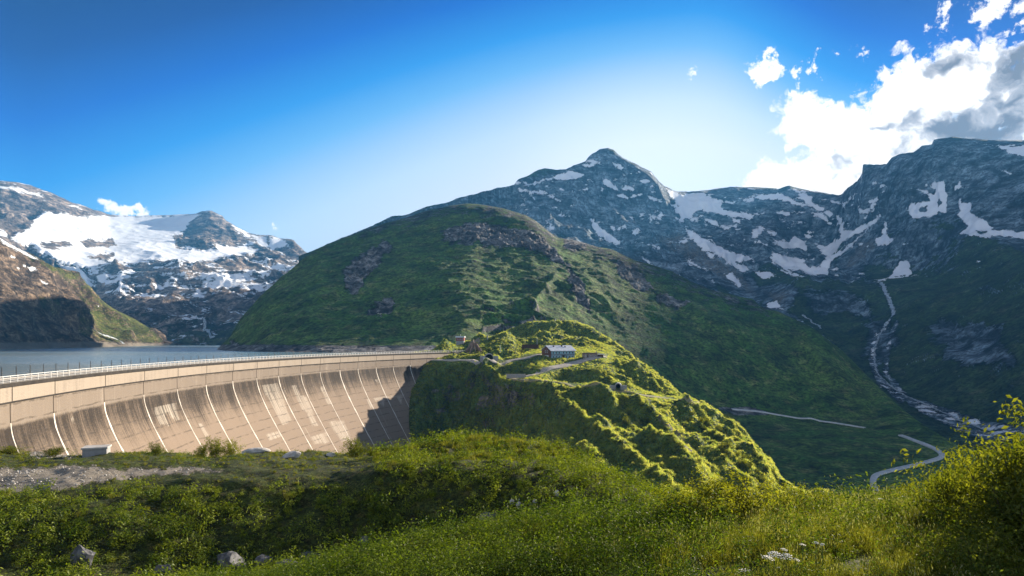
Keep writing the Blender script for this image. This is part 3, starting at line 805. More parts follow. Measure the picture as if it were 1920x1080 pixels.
# ---- the hill at the end of the dam
E = loft(690, 1560, 1000, [
    ([(690, 1050, 300), (800, 1050, 240), (1000, 1060, 170), (1200, 1080, 140), (1400, 1080, 150), (1560, 1080, 180)], 10),
    ([(690, 860, 350), (760, 850, 352), (775, 840, 349), (800, 838, 361), (850, 838, 371), (900, 836, 357), (1000, 850, 275), (1100, 880, 220), (1200, 920, 195), (1300, 950, 190), (1400, 960, 205), (1480, 960, 230), (1560, 960, 250)], 10),
    ([(690, 800, 372), (760, 795, 366), (775, 790, 360), (800, 788, 372), (850, 785, 385), (900, 782, 376), (950, 775, 345), (1050, 800, 285), (1150, 840, 245), (1250, 870, 230), (1350, 890, 235), (1440, 905, 250), (1480, 940, 250), (1560, 950, 260)], 10),
    ([(690, 755, 392), (760, 745, 384), (780, 740, 376), (805, 738, 386), (850, 732, 395), (910, 724, 385), (950, 712, 356), (1000, 713, 336), (1100, 723, 325), (1180, 738, 312), (1250, 760, 300), (1310, 790, 295), (1380, 835, 285), (1440, 880, 270), (1480, 930, 260), (1560, 948, 265)], 8),
    ([(690, 712, 412), (770, 705, 402), (800, 700, 396), (850, 702, 398), (930, 700, 384), (1000, 700, 362), (1060, 700, 365), (1110, 695, 370), (1180, 718, 345), (1250, 748, 330), (1310, 762, 322), (1380, 812, 300), (1440, 866, 280), (1480, 924, 265), (1560, 946, 268)], 8),
    ([(690, 690, 425), (785, 680, 410), (820, 677, 408), (870, 677, 406), (960, 677, 401), (1010, 670, 405), (1080, 673, 408), (1130, 669, 412), (1180, 700, 385), (1250, 735, 355), (1310, 757, 335), (1380, 806, 308), (1440, 860, 286), (1480, 922, 268), (1560, 945, 270)], 8),
    ([(690, 684, 440), (785, 671, 430), (870, 660, 425), (895, 655, 425), (930, 652, 432), (990, 655, 440), (1060, 655, 445), (1130, 660, 440), (1180, 692, 400), (1250, 730, 366), (1310, 755, 340), (1380, 803, 312), (1440, 857, 289), (1480, 920, 270), (1560, 944, 272)], 6),
    ([(690, 680, 460), (785, 668, 450), (820, 660, 448), (850, 657, 450), (880, 645, 450), (900, 638, 448), (945, 634, 450), (975, 637, 455), (1000, 646, 460), (1060, 645, 470), (1100, 645, 470), (1140, 655, 455), (1180, 682, 420), (1250, 726, 375), (1310, 754, 345), (1380, 801, 316), (1440, 855, 291), (1480, 918, 272), (1560, 943, 274)], 4),
    ([(690, 676, 480), (820, 660, 480), (900, 643, 490), (945, 640, 500), (1000, 630, 510), (1060, 625, 515), (1110, 630, 505), (1150, 648, 480), (1180, 672, 450), (1200, 690, 425), (1250, 724, 385), (1310, 753, 350), (1380, 800, 320), (1440, 854, 293), (1480, 917, 274), (1560, 943, 276)], 5),
    ([(690, 673, 520), (820, 658, 515), (845, 651, 500), (856, 639, 495), (873, 637, 495), (884, 643, 510), (900, 637, 540), (945, 624, 560), (975, 612, 565), (1000, 607, 560), (1040, 606, 555), (1080, 605, 545), (1110, 609, 535), (1130, 620, 520), (1150, 634, 505), (1165, 648, 490), (1180, 663, 470), (1200, 684, 440), (1225, 706, 418), (1260, 728, 395), (1292, 749, 362), (1312, 754, 356), (1340, 768, 345), (1370, 790, 334), (1400, 815, 315), (1430, 845, 303), (1455, 880, 290), (1470, 905, 282), (1500, 935, 280), (1560, 943, 282)], 1),
    ([(690, 690, 640), (900, 680, 700), (1110, 670, 700), (1200, 760, 560), (1310, 830, 470), (1440, 930, 380), (1560, 980, 340)], 10)],
    [12, 60, 60, 40, 40, 34, 40, 34, 40, 14])
P = E['P']
T_ = E['T'][:, None]
px, py = project(P)
wd = np.clip(T_ / 1.2, 0.2, 1) * np.clip(1.1 - np.clip(T_ - 8.3, 0, 5) * 0.9, 0.25, 1)
flatp = paint(P, [[(985, 650), (1150, 650), (1150, 690), (985, 690)]], [([(790, 678), (880, 676), (960, 677), (1015, 668)], 4), ([(1110, 672), (1060, 685), (1010, 700), (960, 708)], 3), ([(950, 710), (1100, 724), (1180, 738), (1310, 755)], 6)], warp=0, soft=6)
calm = 1 - 0.85 * np.clip(flatp + 0.9, 0, 1)
rn = fbm(P, 1 / 60, 5, 0.55, kind='ridge', scale=(1.0, 0.75, 0)) - 0.45
P[..., 2] += (rn * 14.0 + fbm(P, 1 / 26, 5, 0.6, scale=(1, 1, 0)) * 5.0 + (fbm(P, 1 / 9, 4, 0.6, scale=(1, 1, 0), kind='ridge') - .45) * 3.0) * wd * calm * np.clip((px - 770) / 60, 0.25, 1)
P[..., 2] += fbm(P, 1 / 3.0, 3, 0.6, scale=(1, 1, 0)) * 0.6 * calm
wxy = fbm(P, 1 / 18, 5, 0.65, scale=(1, 1, 0)) * 22
for line, wpx, amp in [([(1105, 720), (1150, 752), (1185, 785), (1240, 842), (1330, 925)], 13, 4.0), ([(1185, 738), (1222, 768), (1262, 805), (1340, 868), (1410, 915)], 11, 4.0), ([(1010, 712), (1050, 765), (1090, 805), (1150, 850), (1210, 890), (1300, 970)], 16, 4.5),
                        ([(800, 762), (830, 748), (870, 738), (930, 736), (975, 748), (1010, 765)], 8, 6.0), ([(820, 742), (860, 744)], 6, 4.0), ([(880, 704), (930, 706), (1000, 735)], 7, 2.5), ([(795, 704), (840, 700)], 5, 2), ([(870, 719), (920, 724), (960, 718)], 5, 2), ([(810, 780), (860, 792), (930, 800)], 7, 4), ([(1120, 690), (1170, 715), (1190, 735)], 7, 3.0),
                        ([(890, 640), (945, 636), (985, 650), (1005, 662)], 5, 1.5), ([(900, 650), (945, 646), (975, 655)], 4, 1.5), ([(960, 627), (1000, 612)], 4, 2.5), ([(1000, 640), (1060, 634), (1100, 640)], 4, 1.5), ([(1040, 630), (1080, 630), (1130, 640), (1150, 640)], 4, 2.5),
                        ([(1290, 770), (1330, 800), (1385, 850), (1440, 900)], 10, 3.5), ([(1000, 790), (1060, 840), (1130, 880)], 14, 4.0), ([(860, 770), (930, 790), (990, 830)], 14, 3.0)]:
    s_ = sdf_line(px + wxy * .5, py + wxy, line, 0.0)
    P[..., 2] += np.where(s_ > -98, amp * 1.15 * np.exp(-np.abs(s_) / wpx * 1.25), 0) * np.clip(wd * 1.2, 0, 1) * calm
ck = paint(P, [[(905, 742), (935, 740), (945, 752), (920, 764), (890, 762), (895, 750)], [(805, 770), (830, 764), (845, 768), (825, 776)]], warp=4, soft=6, wf=0.06)
dirt = paint(P, [[(1235, 775), (1262, 800), (1300, 840), (1310, 860), (1290, 845), (1255, 810), (1232, 785)], [(880, 640), (900, 632), (900, 655), (876, 656)]], warp=1.5, soft=4)
finish('dam_hill', E, Mt['hill'], dict(rock=np.maximum(ck * 1.6, -1.6), snow=np.full(px.shape, -2.0), dirt=dirt))

# ---- the near slope with its gully
G = loft(-700, 2700, 900, [
    ([(-700, 2800, 1.2), (2700, 2800, 1.2)], 10),
    ([(-700, 1500, 8), (0, 1400, 9), (500, 1250, 10), (700, 1180, 8), (1000, 1100, 8), (1300, 1110, 6.5), (1600, 1120, 5.5), (1920, 1150, 5), (2700, 1150, 5)], 14),
    ([(-700, 1250, 15), (0, 1180, 16), (500, 1125, 15.5), (650, 1082, 14.5), (800, 1050, 14), (920, 1018, 14), (1080, 1002, 13.5), (1250, 1005, 12.5), (1450, 995, 12), (1650, 975, 12), (1920, 965, 11), (2700, 965, 10)], 14),
    ([(-700, 1120, 24), (0, 1092, 26), (400, 1084, 28), (550, 1072, 29), (700, 1060, 30), (900, 1032, 30), (1100, 1027, 28), (1250, 1022, 24), (1400, 992, 18), (1500, 985, 17), (1700, 965, 17), (1920, 960, 16), (2700, 960, 15)], 14),
    ([(-700, 990, 29), (0, 965, 30), (400, 955, 32.5), (650, 962, 34), (800, 930, 34.5), (1000, 915, 34), (1150, 940, 31.5), (1280, 975, 27), (1400, 975, 23), (1500, 990, 22), (1700, 975, 22), (1920, 975, 22), (2700, 975, 22)], 14),
    ([(-700, 908, 34), (0, 902, 35), (500, 890, 37), (800, 868, 38.5), (1000, 856, 38.5), (1150, 900, 35.5), (1280, 960, 30), (1400, 975, 27), (1500, 1000, 25), (1700, 990, 25), (1920, 990, 25), (2700, 990, 25)], 12),
    ([(-700, 852, 52), (0, 852, 52), (180, 850, 52), (400, 850, 52), (500, 851, 52), (650, 848, 51), (800, 839, 50), (900, 833, 49), (1000, 834, 48), (1090, 858, 45), (1200, 913, 39), (1280, 962, 34), (1400, 970, 30), (1500, 1010, 28), (1700, 1005, 28), (1920, 1005, 28), (2700, 1005, 28)], 6),
    ([(-700, 1000, 85), (0, 980, 85), (900, 980, 80), (1100, 1050, 70), (1280, 1150, 58), (1500, 1150, 50), (2700, 1150, 50)], 12),
    ([(-700, 1000, 150), (1000, 1020, 150), (1500, 1060, 140), (2700, 1100, 140)], 12)],
    [12, 40, 50, 70, 90, 60, 20, 12])
P = G['P']
T_ = G['T'][:, None]
px, py = project(P)
wd = np.clip(T_ / 2.0, 0.05, 1) * np.clip(P[..., 1] / 40, 0.15, 1)
P[..., 2] += (fbm(P, 1 / 9.0, 5, 0.5, scale=(1, 1, 0)) * 1.1 + fbm(P, 1 / 2.2, 3, 0.5, scale=(1, 1, 0)) * 0.22) * wd * np.clip(1.25 - (px - 1150) / 300, 0.3, 1)
bare = paint(P, [[(-700, 885), (0, 880), (130, 874), (230, 880), (330, 876), (420, 882), (300, 892), (200, 900), (110, 918), (0, 924), (-700, 935)], [(40, 848), (150, 845), (130, 858), (60, 860)]], warp=6, soft=8, wf=0.05)
gul = paint(P, [[(560, 1080), (650, 1050), (760, 1030), (860, 1010), (920, 1000), (1000, 960), (940, 940), (1000, 945), (1100, 990), (1120, 1010), (980, 1010), (850, 1035), (760, 1080)]], warp=5, soft=10)
finish('near_slope', G, Mt['near'], dict(rock=np.maximum(bare * 1.3, gul * 0.7 - 0.2), snow=np.full(px.shape, -2.0), dirt=bare * 0.8))
G['bare'] = bare
roadm = paint(E['P'], [], [([(790, 678), (880, 676), (960, 677), (1015, 665)], 3), ([(1135, 667), (1110, 672), (1060, 685), (1010, 700), (955, 709)], 4), ([(950, 710), (1100, 724), (1180, 738), (1310, 755)], 1.5)], warp=0, soft=3)

# ---- the reservoir
m, t = new_mat('lake water')
geo = t.node('ShaderNodeNewGeometry')
pw = t.mapping(geo.outputs['Position'], scale=(1.0, 0.55, 1))
wn = t.noise(pw, 0.35, 5, 0.65)
calmn = t.noise(t.mapping(geo.outputs['Position'], scale=(0.0006, 0.0035, 1)), 1.0, 3, 0.5)
bp = t.node('ShaderNodeBump')
t.put(bp.inputs['Strength'], t.math('MULTIPLY', t.ramp(calmn, 0.40, 0.55), 0.9))
bp.inputs['Distance'].default_value = 0.9
t.put(bp.inputs['Height'], wn)
t.b.inputs['Base Color'].default_value = (0.16, 0.23, 0.24, 1)
t.b.inputs['Roughness'].default_value = 0.18
t.b.inputs['Specular IOR Level'].default_value = 0.5
t.put(t.b.inputs['Normal'], bp.outputs[0])

# dam circle: the crest is an arc round (CX, CY)
CX, CY, RD = 317.0, 216.0, 415.5
CREST = -7.0


def arc(th, off, z):
    """off: metres towards the downstream side"""
    r = RD - off
    return (CX - r * math.cos(th), CY + r * math.sin(th), z)


def theta_px(px_):
    lo, hi = -0.42, 0.60
    for _ in range(50):
        mid = (lo + hi) / 2
        x_, y_, _z = arc(mid, 0, 0)
        if PX0 + F * x_ / y_ < px_:
            lo = mid
        else:
            hi = mid
    return lo


TH0, TH1 = -0.40, 0.575
lake_pts = [(-2600, 60, -9.0)] + [arc(TH0 + (TH1 - TH0) * i / 60, -5.5, -9.0) for i in range(61)] + [(-45, 480, -9.0), (-20, 620, -9.0), (-20, 1800, -9.0), (-2600, 1800, -9.0)]
lme = bpy.data.meshes.new('lake')
lme.from_pydata([tuple(map(float, v)) for v in lake_pts], [], [tuple(range(len(lake_pts)))])
lake = link_mesh('lake', lme, m)
lake['kind'] = 'structure'

# ================================================================== THE DAM


def concrete_mat(name, light, dark, weather):
    """u along the crest in metres, v metres below the crest"""
    m, t = new_mat(name)
    uv = t.node('ShaderNodeUVMap', uv_map='UVMap').outputs[0]
    sp = t.node('ShaderNodeSeparateXYZ', i_0=uv)
    h = sp.outputs[1]
    streak = t.noise(t.mapping(uv, scale=(2.4, 0.045, 1)), 1.0, 7, 0.78)
    streak2 = t.noise(t.mapping(uv, scale=(0.35, 0.03, 1)), 1.0, 5, 0.65)
    blot = t.noise(uv, 0.12, 7, 0.7)
    fine = t.noise(t.mapping(uv, scale=(1, 2.2, 1)), 1.3, 5, 0.7)
    f = t.math('ADD', t.math('MULTIPLY', streak, 0.62), t.math('MULTIPLY', streak2, 0.35))
    f = t.math('ADD', f, t.math('MULTIPLY', blot, 0.35))
    f = t.math('ADD', f, t.math('MULTIPLY', fine, 0.22))
    # weathering: darkest just under the pale band, fading downwards
    if weather:
        top = t.ramp(h, 22.0, 9.0)
        edge = t.math('ADD', h, t.math('MULTIPLY', t.math('SUBTRACT', streak, 0.5), 2.2))
        start = t.ramp(edge, 7.2, 7.9)
        f = t.math('SUBTRACT', f, t.math('MULTIPLY', top, 0.26))
        f = t.math('ADD', f, t.math('MULTIPLY', t.ramp(h, 12, 45), 0.16))
        base = t.mix(t.ramp(f, 0.44, 0.78), dark, light)
        pale = t.mix(t.ramp(f, 0.5, 0.8), (0.20, 0.16, 0.125), (0.36, 0.30, 0.24))
        base = t.mix(start, pale, base)
        ls = t.math('ADD', t.attr('pale'), t.math('MULTIPLY', t.math('SUBTRACT', streak, 0.5), 4.0))
        base = t.mix(t.math('MULTIPLY', t.ramp(ls, 0.0, 1.1), 0.8), base, (0.50, 0.44, 0.36))
    else:
        base = t.mix(t.ramp(f, 0.50, 0.80), dark, light)
    if weather:
        run = t.math('MULTIPLY', t.ramp(streak, 0.60, 0.68), t.math('MULTIPLY', t.ramp(h, 8.5, 12.0), t.ramp(blot, 0.46, 0.60)))
        base = t.mix(t.math('MULTIPLY', run, 0.65), base, (0.48, 0.42, 0.35))
    # lift joints every 3 m, faint and broken
    w_ = t.math('ABSOLUTE', t.math('SUBTRACT', t.math('FRACT', t.math('DIVIDE', t.math('ADD', h, t.math('MULTIPLY', blot, 1.3)), 3.0)), 0.5))
    ln = t.math('MULTIPLY', t.ramp(w_, 0.085, 0.02), t.ramp(t.noise(uv, 0.25, 3, 0.6), 0.38, 0.60))
    base = t.mix(t.math('MULTIPLY', ln, 0.55 if weather else 0.06), base, (0.05, 0.04, 0.032))
    t.put(t.b.inputs['Base Color'], base)
    b = t.node('ShaderNodeBump')
    b.inputs['Distance'].default_value = 0.15
    b.inputs['Strength'].default_value = 0.6
    t.put(b.inputs['Height'], t.math('SUBTRACT', fine, t.math('MULTIPLY', ln, 0.8)))
    t.put(t.b.inputs['Normal'], b.outputs[0])
    return m


M_face = concrete_mat('weathered dam concrete', (0.225, 0.168, 0.122), (0.030, 0.023, 0.018), True)
M_band = concrete_mat('pale dam concrete', (0.32, 0.265, 0.21), (0.12, 0.095, 0.075), False)
M_cope = plain_mat('shaded stained concrete', (0.040, 0.033, 0.027), 0.9, (0.018, 0.015, 0.013), 0.6)  # near-black: shade under the crest put into the colour, along with stains
M_deck = plain_mat('deck concrete', (0.26, 0.235, 0.20), 0.85, (0.19, 0.17, 0.15), 0.4)
M_conc0 = plain_mat('grey parapet concrete', (0.24, 0.22, 0.20), 0.9, (0.15, 0.14, 0.13), 0.5)
M_calc = plain_mat('white lime streak', (0.70, 0.64, 0.56), 0.9, (0.52, 0.46, 0.39), 0.7)
M_rail = plain_mat('galvanised railing', (0.70, 0.68, 0.64), 0.5)
M_dark = plain_mat('dark steel', (0.05, 0.05, 0.05), 0.6)

dam = empty('dam', arc(0.1, 0, CREST))
tag(dam, 'tall curved concrete arch dam with weathered face and railed crest holding the lake', 'dam')
DAM_INV = Matrix.Translation(-Vector(arc(0.1, 0, CREST)))


def dam_part(name, me, mat):
    o = link_mesh(name, me, mat, dam)
    o.matrix_parent_inverse = DAM_INV
    return o


def prof(h):
    """how far the downstream face stands out, h metres below the crest"""
    t_ = max(0.0, h - 6.0)
    return 0.62 * (math.sqrt(t_ * t_ + 70.0) - math.sqrt(70.0))


def strip(thA, thB, nu, hs, off=lambda h: 0.0, cap=None):
    """skin following the arc between two angles; hs list of heights below the crest"""
    V, UVs = [], []
    for h, o in hs:
        for i in range(nu + 1):
            th = thA + (thB - thA) * i / nu
            V.append(arc(th, o, CREST - h))
            UVs.append(((th - TH0) * RD, h))
    V = np.array(V)
    Fc = grid_faces(len(hs), nu + 1)[:, ::-1]
    return V, Fc, np.array(UVs)


joint_px = [100, 195, 269, 332, 386, 436, 481, 522, 564, 600, 637, 671, 705, 737, 769, 800, 832]
joints = [theta_px(p) for p in joint_px]
while joints[0] > TH0 + 0.03:
    joints.insert(0, joints[0] - 0.040)
joints[0] = TH0
joints.append(TH1)
PALE = [[(285, 765), (330, 752), (340, 790), (328, 792), (312, 775), (318, 800), (300, 800)], [(368, 793), (380, 790), (398, 820), (386, 822)], [(488, 722), (520, 716), (548, 790), (530, 800), (500, 745)],
        [(130, 778), (142, 776), (150, 805), (138, 800)], [(496, 812), (524, 806), (530, 818), (505, 828)], [(585, 818), (612, 806), (620, 830), (590, 836)], [(613, 790), (645, 786), (660, 825), (640, 830)],
        [(700, 712), (708, 711), (712, 722), (704, 716)], [(695, 746), (730, 742), (760, 738), (752, 760), (742, 745), (722, 748), (720, 765), (705, 750)], [(686, 748), (694, 747), (700, 762), (695, 768)],
        [(560, 740), (575, 742), (600, 800), (585, 800)], [(745, 760), (762, 757), (764, 759), (746, 762)], [(545, 722), (556, 720), (580, 775), (566, 770)], [(598, 726), (606, 722), (625, 760), (615, 760)]]
PALE_LINES = [([(690, 747), (720, 800), (735, 828)], 1.6), ([(703, 750), (728, 800)], 1.3), ([(530, 725), (570, 800), (590, 830)], 1.5), ([(486, 762), (505, 800)], 1.0), ([(540, 730), (556, 772)], 1.0)]
face_h = [3.3 + 0.02] + [5, 7.2] + [7.2 + i * 0.9 for i in range(1, 62)] + [66, 75, 90, 110, 140]
for k in range(len(joints) - 1):
    a, b = joints[k] + 0.00035, joints[k + 1] - 0.00035
    nu = 10
    V, Fc, UVs = strip(a, b, nu, [(h, prof(h)) for h in face_h])
    # side returns so every block is solid at its joints
    n0 = len(V)
    ex, exuv = [], []
    for h in face_h:
        for th in (a, b):
            ex.append(arc(th, prof(h) - 0.8, CREST - h))
            exuv.append(((th - TH0) * RD, h))
    V = np.vstack([V, ex])
    UVs = np.vstack([UVs, exuv])
    w_ = nu + 1
    sf = []
    for r in range(len(face_h) - 1):
        sf.append((r * w_, (r + 1) * w_, n0 + (r + 1) * 2, n0 + r * 2))
        sf.append((r * w_ + nu, n0 + r * 2 + 1, n0 + (r + 1) * 2 + 1, (r + 1) * w_ + nu))
    Fc = np.vstack([Fc, np.array(sf)])
    pale = paint(V[:, None, :], PALE, PALE_LINES, warp=0.8, soft=2.0)[:, 0]
    dam_part('dam_block', np_mesh('dam_block', V, Fc, False, dict(pale=np.minimum(pale, 0.5)), UVs), M_face)
    # pale upper band block, standing a hand proud of the face
    hs = [(0.78, 0.02), (0.78, 0.30), (3.25, 0.30), (3.25, 0.02)]
    V, Fc, UVs = strip(a, b, nu, hs)
    dam_part('upper_band', np_mesh('upper_band', V, Fc, False, None, UVs), M_band)
V, Fc, UVs = strip(TH0, TH1, 160, [(3.25, 0.0), (3.25, 0.33), (3.50, 0.33), (3.50, 0.0)])  # dark strip with the groove's shade put into its colour
dam_part('groove_shade', np_mesh('groove_shade', V, Fc, False, None, UVs), M_cope)
# core behind the blocks, dark in the joints
V, Fc, UVs = strip(TH0, TH1, 150, [(0.8, -5.0), (0.8, -0.5)] + [(h, prof(h) - 0.5) for h in (3, 7, 12, 18, 25, 35, 50, 70, 100, 140)])
dam_part('core_wall', np_mesh('core_wall', V, Fc, False, None, UVs), M_cope)
V, Fc, UVs = strip(TH0, TH1, 150, [(1.2, -5.3), (0.0, -5.3)][::-1] + [(140, -5.3)])
dam_part('upstream_wall', np_mesh('upstream_wall', V, Fc[:, ::-1], False, None, UVs), M_band)
# white lime streaks that have bled out of the joints
for k in range(1, len(joints) - 1):
    th = joints[k]
    V, Fs = [], []
    hs = [7.0 + 0.9 * i for i in range(0, 62)]
    rr = random.Random(k)
    wid = rr.uniform(0.20, 0.55)
    ph = rr.uniform(0, 9)
    for i, h in enumerate(hs):
        w1 = wid * (0.72 + 0.28 * math.sin(i * 0.7 + ph) * math.sin(i * 0.31 + ph)) * min(1, 0.35 + i / 4)
        w2 = wid * (0.70 + 0.30 * math.sin(i * 0.9 + 2 * ph))
        if i < 4:
            w2 *= 0.6
        V += [arc(th - w1 / RD, prof(h) - 0.1, CREST - h), arc(th - w1 / RD, prof(h) + 0.05, CREST - h), arc(th + w2 / RD, prof(h) + 0.05, CREST - h), arc(th + w2 / RD, prof(h) - 0.1, CREST - h)]
        if i:
            q = 4 * (i - 1)
            for j in range(3):
                Fs.append((q + j, q + j + 4, q + j + 5, q + j + 1))
    dam_part('joint_streak', np_mesh('joint_streak', V, np.array(Fs)), M_calc)
# coping slab, deck, parapet
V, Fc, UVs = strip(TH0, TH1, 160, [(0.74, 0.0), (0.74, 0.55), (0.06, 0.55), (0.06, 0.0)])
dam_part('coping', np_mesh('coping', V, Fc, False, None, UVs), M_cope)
V, Fc, UVs = strip(TH0, TH1, 160, [(0.3, 0.50), (0.0, 0.50), (0.0, -4.9), (0.3, -4.9)])
dam_part('deck', np_mesh('deck', V, Fc, False, None, UVs), M_deck)
V, Fc, UVs = strip(TH0, TH1, 160, [(0.0, -4.9), (-0.30, -4.9), (-0.30, -5.3), (0.9, -5.3)])
dam_part('parapet', np_mesh('parapet', V, Fc, False, None, UVs), M_conc0)


def tube_along(name, off, z, r, mat, n=240):
    V, Fs = [], []
    for i in range(n + 1):
        th = TH0 + (TH1 - TH0) * i / n
        for du, dz in ((-r, -r), (r, -r), (r, r), (-r, r)):
            V.append(arc(th, off + du, z + dz))
        if i:
            q = 4 * (i - 1)
            for j in range(4):
                Fs.append((q + j, q + (j + 1) % 4, q + 4 + (j + 1) % 4, q + 4 + j))
    return dam_part(name, np_mesh(name, V, np.array(Fs)), mat)


tube_along('top_rail', 0.40, CREST + 1.12, 0.045, M_rail)
for zz in (0.18, 0.48, 0.78):
    tube_along('rail', 0.40, CREST + zz, 0.018, M_rail)
tube_along('fence_wire', -5.1, CREST + 1.35, 0.02, M_dark)
tube_along('fence_wire', -5.1, CREST + 0.95, 0.02, M_dark)


def box_mesh(name, sx, sy, sz, z0=0.0, bevel=0.0):
    bm = bmesh.new()
    bmesh.ops.create_cube(bm, size=1.0)
    bmesh.ops.scale(bm, vec=(sx, sy, sz), verts=bm.verts)
    bmesh.ops.translate(bm, vec=(0, 0, z0 + sz / 2), verts=bm.verts)
    if bevel:
        bmesh.ops.bevel(bm, geom=bm.edges[:], offset=bevel, segments=1, affect='EDGES')
    me = bpy.data.meshes.new(name)
    bm.to_mesh(me)
    bm.free()
    return me


post_me = box_mesh('railing_post', 0.095, 0.095, 1.18)
post_me.materials.append(M_rail)
th = TH0 + 0.012
while th < TH1 - 0.004:
    o = dam_part('railing_post', post_me, None)
    o.location = arc(th, 0.40, CREST)
    o.rotation_euler = (0, 0, -th)
    th += 2.6 / RD
post2 = box_mesh('fence_post', 0.12, 0.12, 2.3)
post2.materials.append(M_dark)
th = TH0 + 0.01
while th < TH1 - 0.004:
    o = dam_part('fence_post', post2, None)
    o.location = arc(th, -5.1, CREST)
    o.rotation_euler = (0, 0, -th)
    th += 5.2 / RD

# ================================================================== ROADS AND STREAMS
def resample(pts, step):
    pts = [Vector(p) for p in pts]
    out = []
    n = len(pts)
    for i in range(n - 1):
        p0, p1, p2, p3 = pts[max(i - 1, 0)], pts[i], pts[i + 1], pts[min(i + 2, n - 1)]
        k = max(1, int((p2 - p1).length / step))
        for j in range(k):
            t_ = j / k
            out.append(0.5 * ((2 * p1) + (p2 - p0) * t_ + (2 * p0 - 5 * p1 + 4 * p2 - p3) * t_ ** 2 + (3 * p1 - p0 - 3 * p2 + p3) * t_ ** 3))
    out.append(pts[-1])
    return out


def ribbon(name, S, line, width, mat, lift=0.15, step=None, across=4, rag=0.0, seed=1, thick=0.4):
    pts = [find(S, *p) for p in line]
    c = resample([(p.x, p.y, 0) for p in pts], step or width * 0.6)
    rr = random.Random(seed)
    V, Fs = [], []
    for i, p in enumerate(c):
        d = (c[min(i + 1, len(c) - 1)] - c[max(i - 1, 0)])
        d.z = 0
        nrm = Vector((-d.y, d.x, 0)).normalized()
        wl = width * 0.5 * (1 + rag * rr.uniform(-1, 1))
        wr = width * 0.5 * (1 + rag * rr.uniform(-1, 1))
        zc = ground_at(S, p.x, p.y)
        row = []
        for k in range(across + 1):
            f = k / across
            q = p + nrm * (-wl + (wl + wr) * f)
            z = ground_at(S, q.x, max(q.y, 1)) * 0.85 + zc * 0.15
            row.append((q.x, q.y, z + lift))
        V.append((row[0][0], row[0][1], row[0][2] - thick))
        V += row
        V.append((row[-1][0], row[-1][1], row[-1][2] - thick))
        w_ = across + 3
        if i:
            for k in range(w_ - 1):
                a_ = (i - 1) * w_ + k
                Fs.append((a_, a_ + 1, a_ + 1 + w_, a_ + w_))
    o = link_mesh(name, np_mesh(name, V, np.array(Fs), True), mat)
    o['kind'] = 'structure'
    return o


M_gravel = plain_mat('pale gravel', (0.42, 0.38, 0.33), 0.95, (0.27, 0.235, 0.195), 0.8, bump=0.05)
M_asph = plain_mat('worn grey road', (0.52, 0.52, 0.52), 0.9, (0.38, 0.38, 0.38), 0.4)
M_track = plain_mat('grassy track', (0.26, 0.22, 0.13), 0.95, (0.15, 0.14, 0.06), 0.6)
M_foam = plain_mat('white water', (0.60, 0.66, 0.70), 0.5, (0.10, 0.11, 0.11), 0.30)
ribbon('road', E, [(805, 675.5), (840, 675.5), (880, 675.5), (925, 677), (960, 676), (990, 670.5), (1012, 665)], 3.6, M_gravel, 0.35)
ribbon('road', E, [(1132, 668), (1110, 672), (1085, 679), (1050, 688), (1020, 697), (985, 706), (956, 709)], 5.5, M_gravel, 0.45)
ribbon('path', E, [(958, 711), (1000, 714), (1050, 718), (1100, 725), (1150, 733), (1200, 741), (1250, 748), (1300, 754), (1312, 755)], 2.4, M_track, 0.35)
ribbon('road', D, [(1646, 938), (1640, 918), (1637, 905), (1642, 893), (1668, 884), (1715, 873), (1750, 864), (1766, 856), (1757, 845), (1728, 832), (1702, 822), (1688, 817)], 3.2, M_asph, 0.9, thick=1.2)
ribbon('road', D, [(1372, 768), (1410, 771), (1440, 775), (1500, 785), (1560, 793), (1622, 803)], 2.6, M_asph, 0.8, thick=1.2)
ribbon('stream', W, [(1652, 531), (1660, 548), (1668, 566), (1675, 583), (1674, 595), (1664, 606), (1659, 615)], 7.0, M_foam, 3.0, step=5, rag=0.6, seed=3)
ribbon('stream', W, [(1659, 615), (1645, 640), (1640, 665), (1643, 695), (1662, 718), (1695, 742), (1740, 762), (1790, 785), (1840, 806)], 3.0, M_foam, 2.0, step=5, rag=0.8, seed=4)
ribbon('stream', W, [(1505, 592), (1520, 602), (1535, 612), (1538, 618)], 4.0, M_foam, 2.5, step=5, rag=0.8, seed=5)
ribbon('stream', A, [(380, 598), (384, 608), (383, 618), (392, 627), (402, 633)], 7.0, M_foam, 5.0, step=8, rag=0.7, seed=6)
ribbon('stream', B, [(172, 616), (186, 625), (205, 633), (222, 640), (232, 647)], 4.0, M_foam, 2.0, step=5, rag=0.8, seed=7)

# ================================================================== BUILDINGS ON THE HILL
M_wood = plain_mat('brown larch boards', (0.17, 0.075, 0.042), 0.8, (0.10, 0.042, 0.026), 1.2)
M_woodd = plain_mat('dark boards', (0.09, 0.045, 0.03), 0.85, (0.05, 0.03, 0.022), 1.0)
M_red = plain_mat('red boards', (0.28, 0.065, 0.045), 0.8, (0.20, 0.05, 0.035), 1.0)
M_tin = plain_mat('pale sheet metal roof', (0.62, 0.64, 0.68), 0.45, (0.50, 0.52, 0.56), 0.5, metal=0.1)
M_blue = plain_mat('blue grey plaster', (0.28, 0.36, 0.40), 0.85, (0.22, 0.29, 0.33), 0.6)
M_white = plain_mat('white paint', (0.75, 0.75, 0.74), 0.6)
M_teal = plain_mat('turquoise shutter', (0.20, 0.42, 0.48), 0.6)
M_conc = plain_mat('grey concrete', (0.33, 0.32, 0.31), 0.9, (0.24, 0.235, 0.23), 1.0)
M_glass = plain_mat('window glass', (0.03, 0.04, 0.05), 0.08, spec=0.6)
M_stone = plain_mat('brown stone wall', (0.33, 0.26, 0.21), 0.9, (0.20, 0.155, 0.13), 1.5)
M_black = plain_mat('dark opening', (0.012, 0.012, 0.014), 0.9)


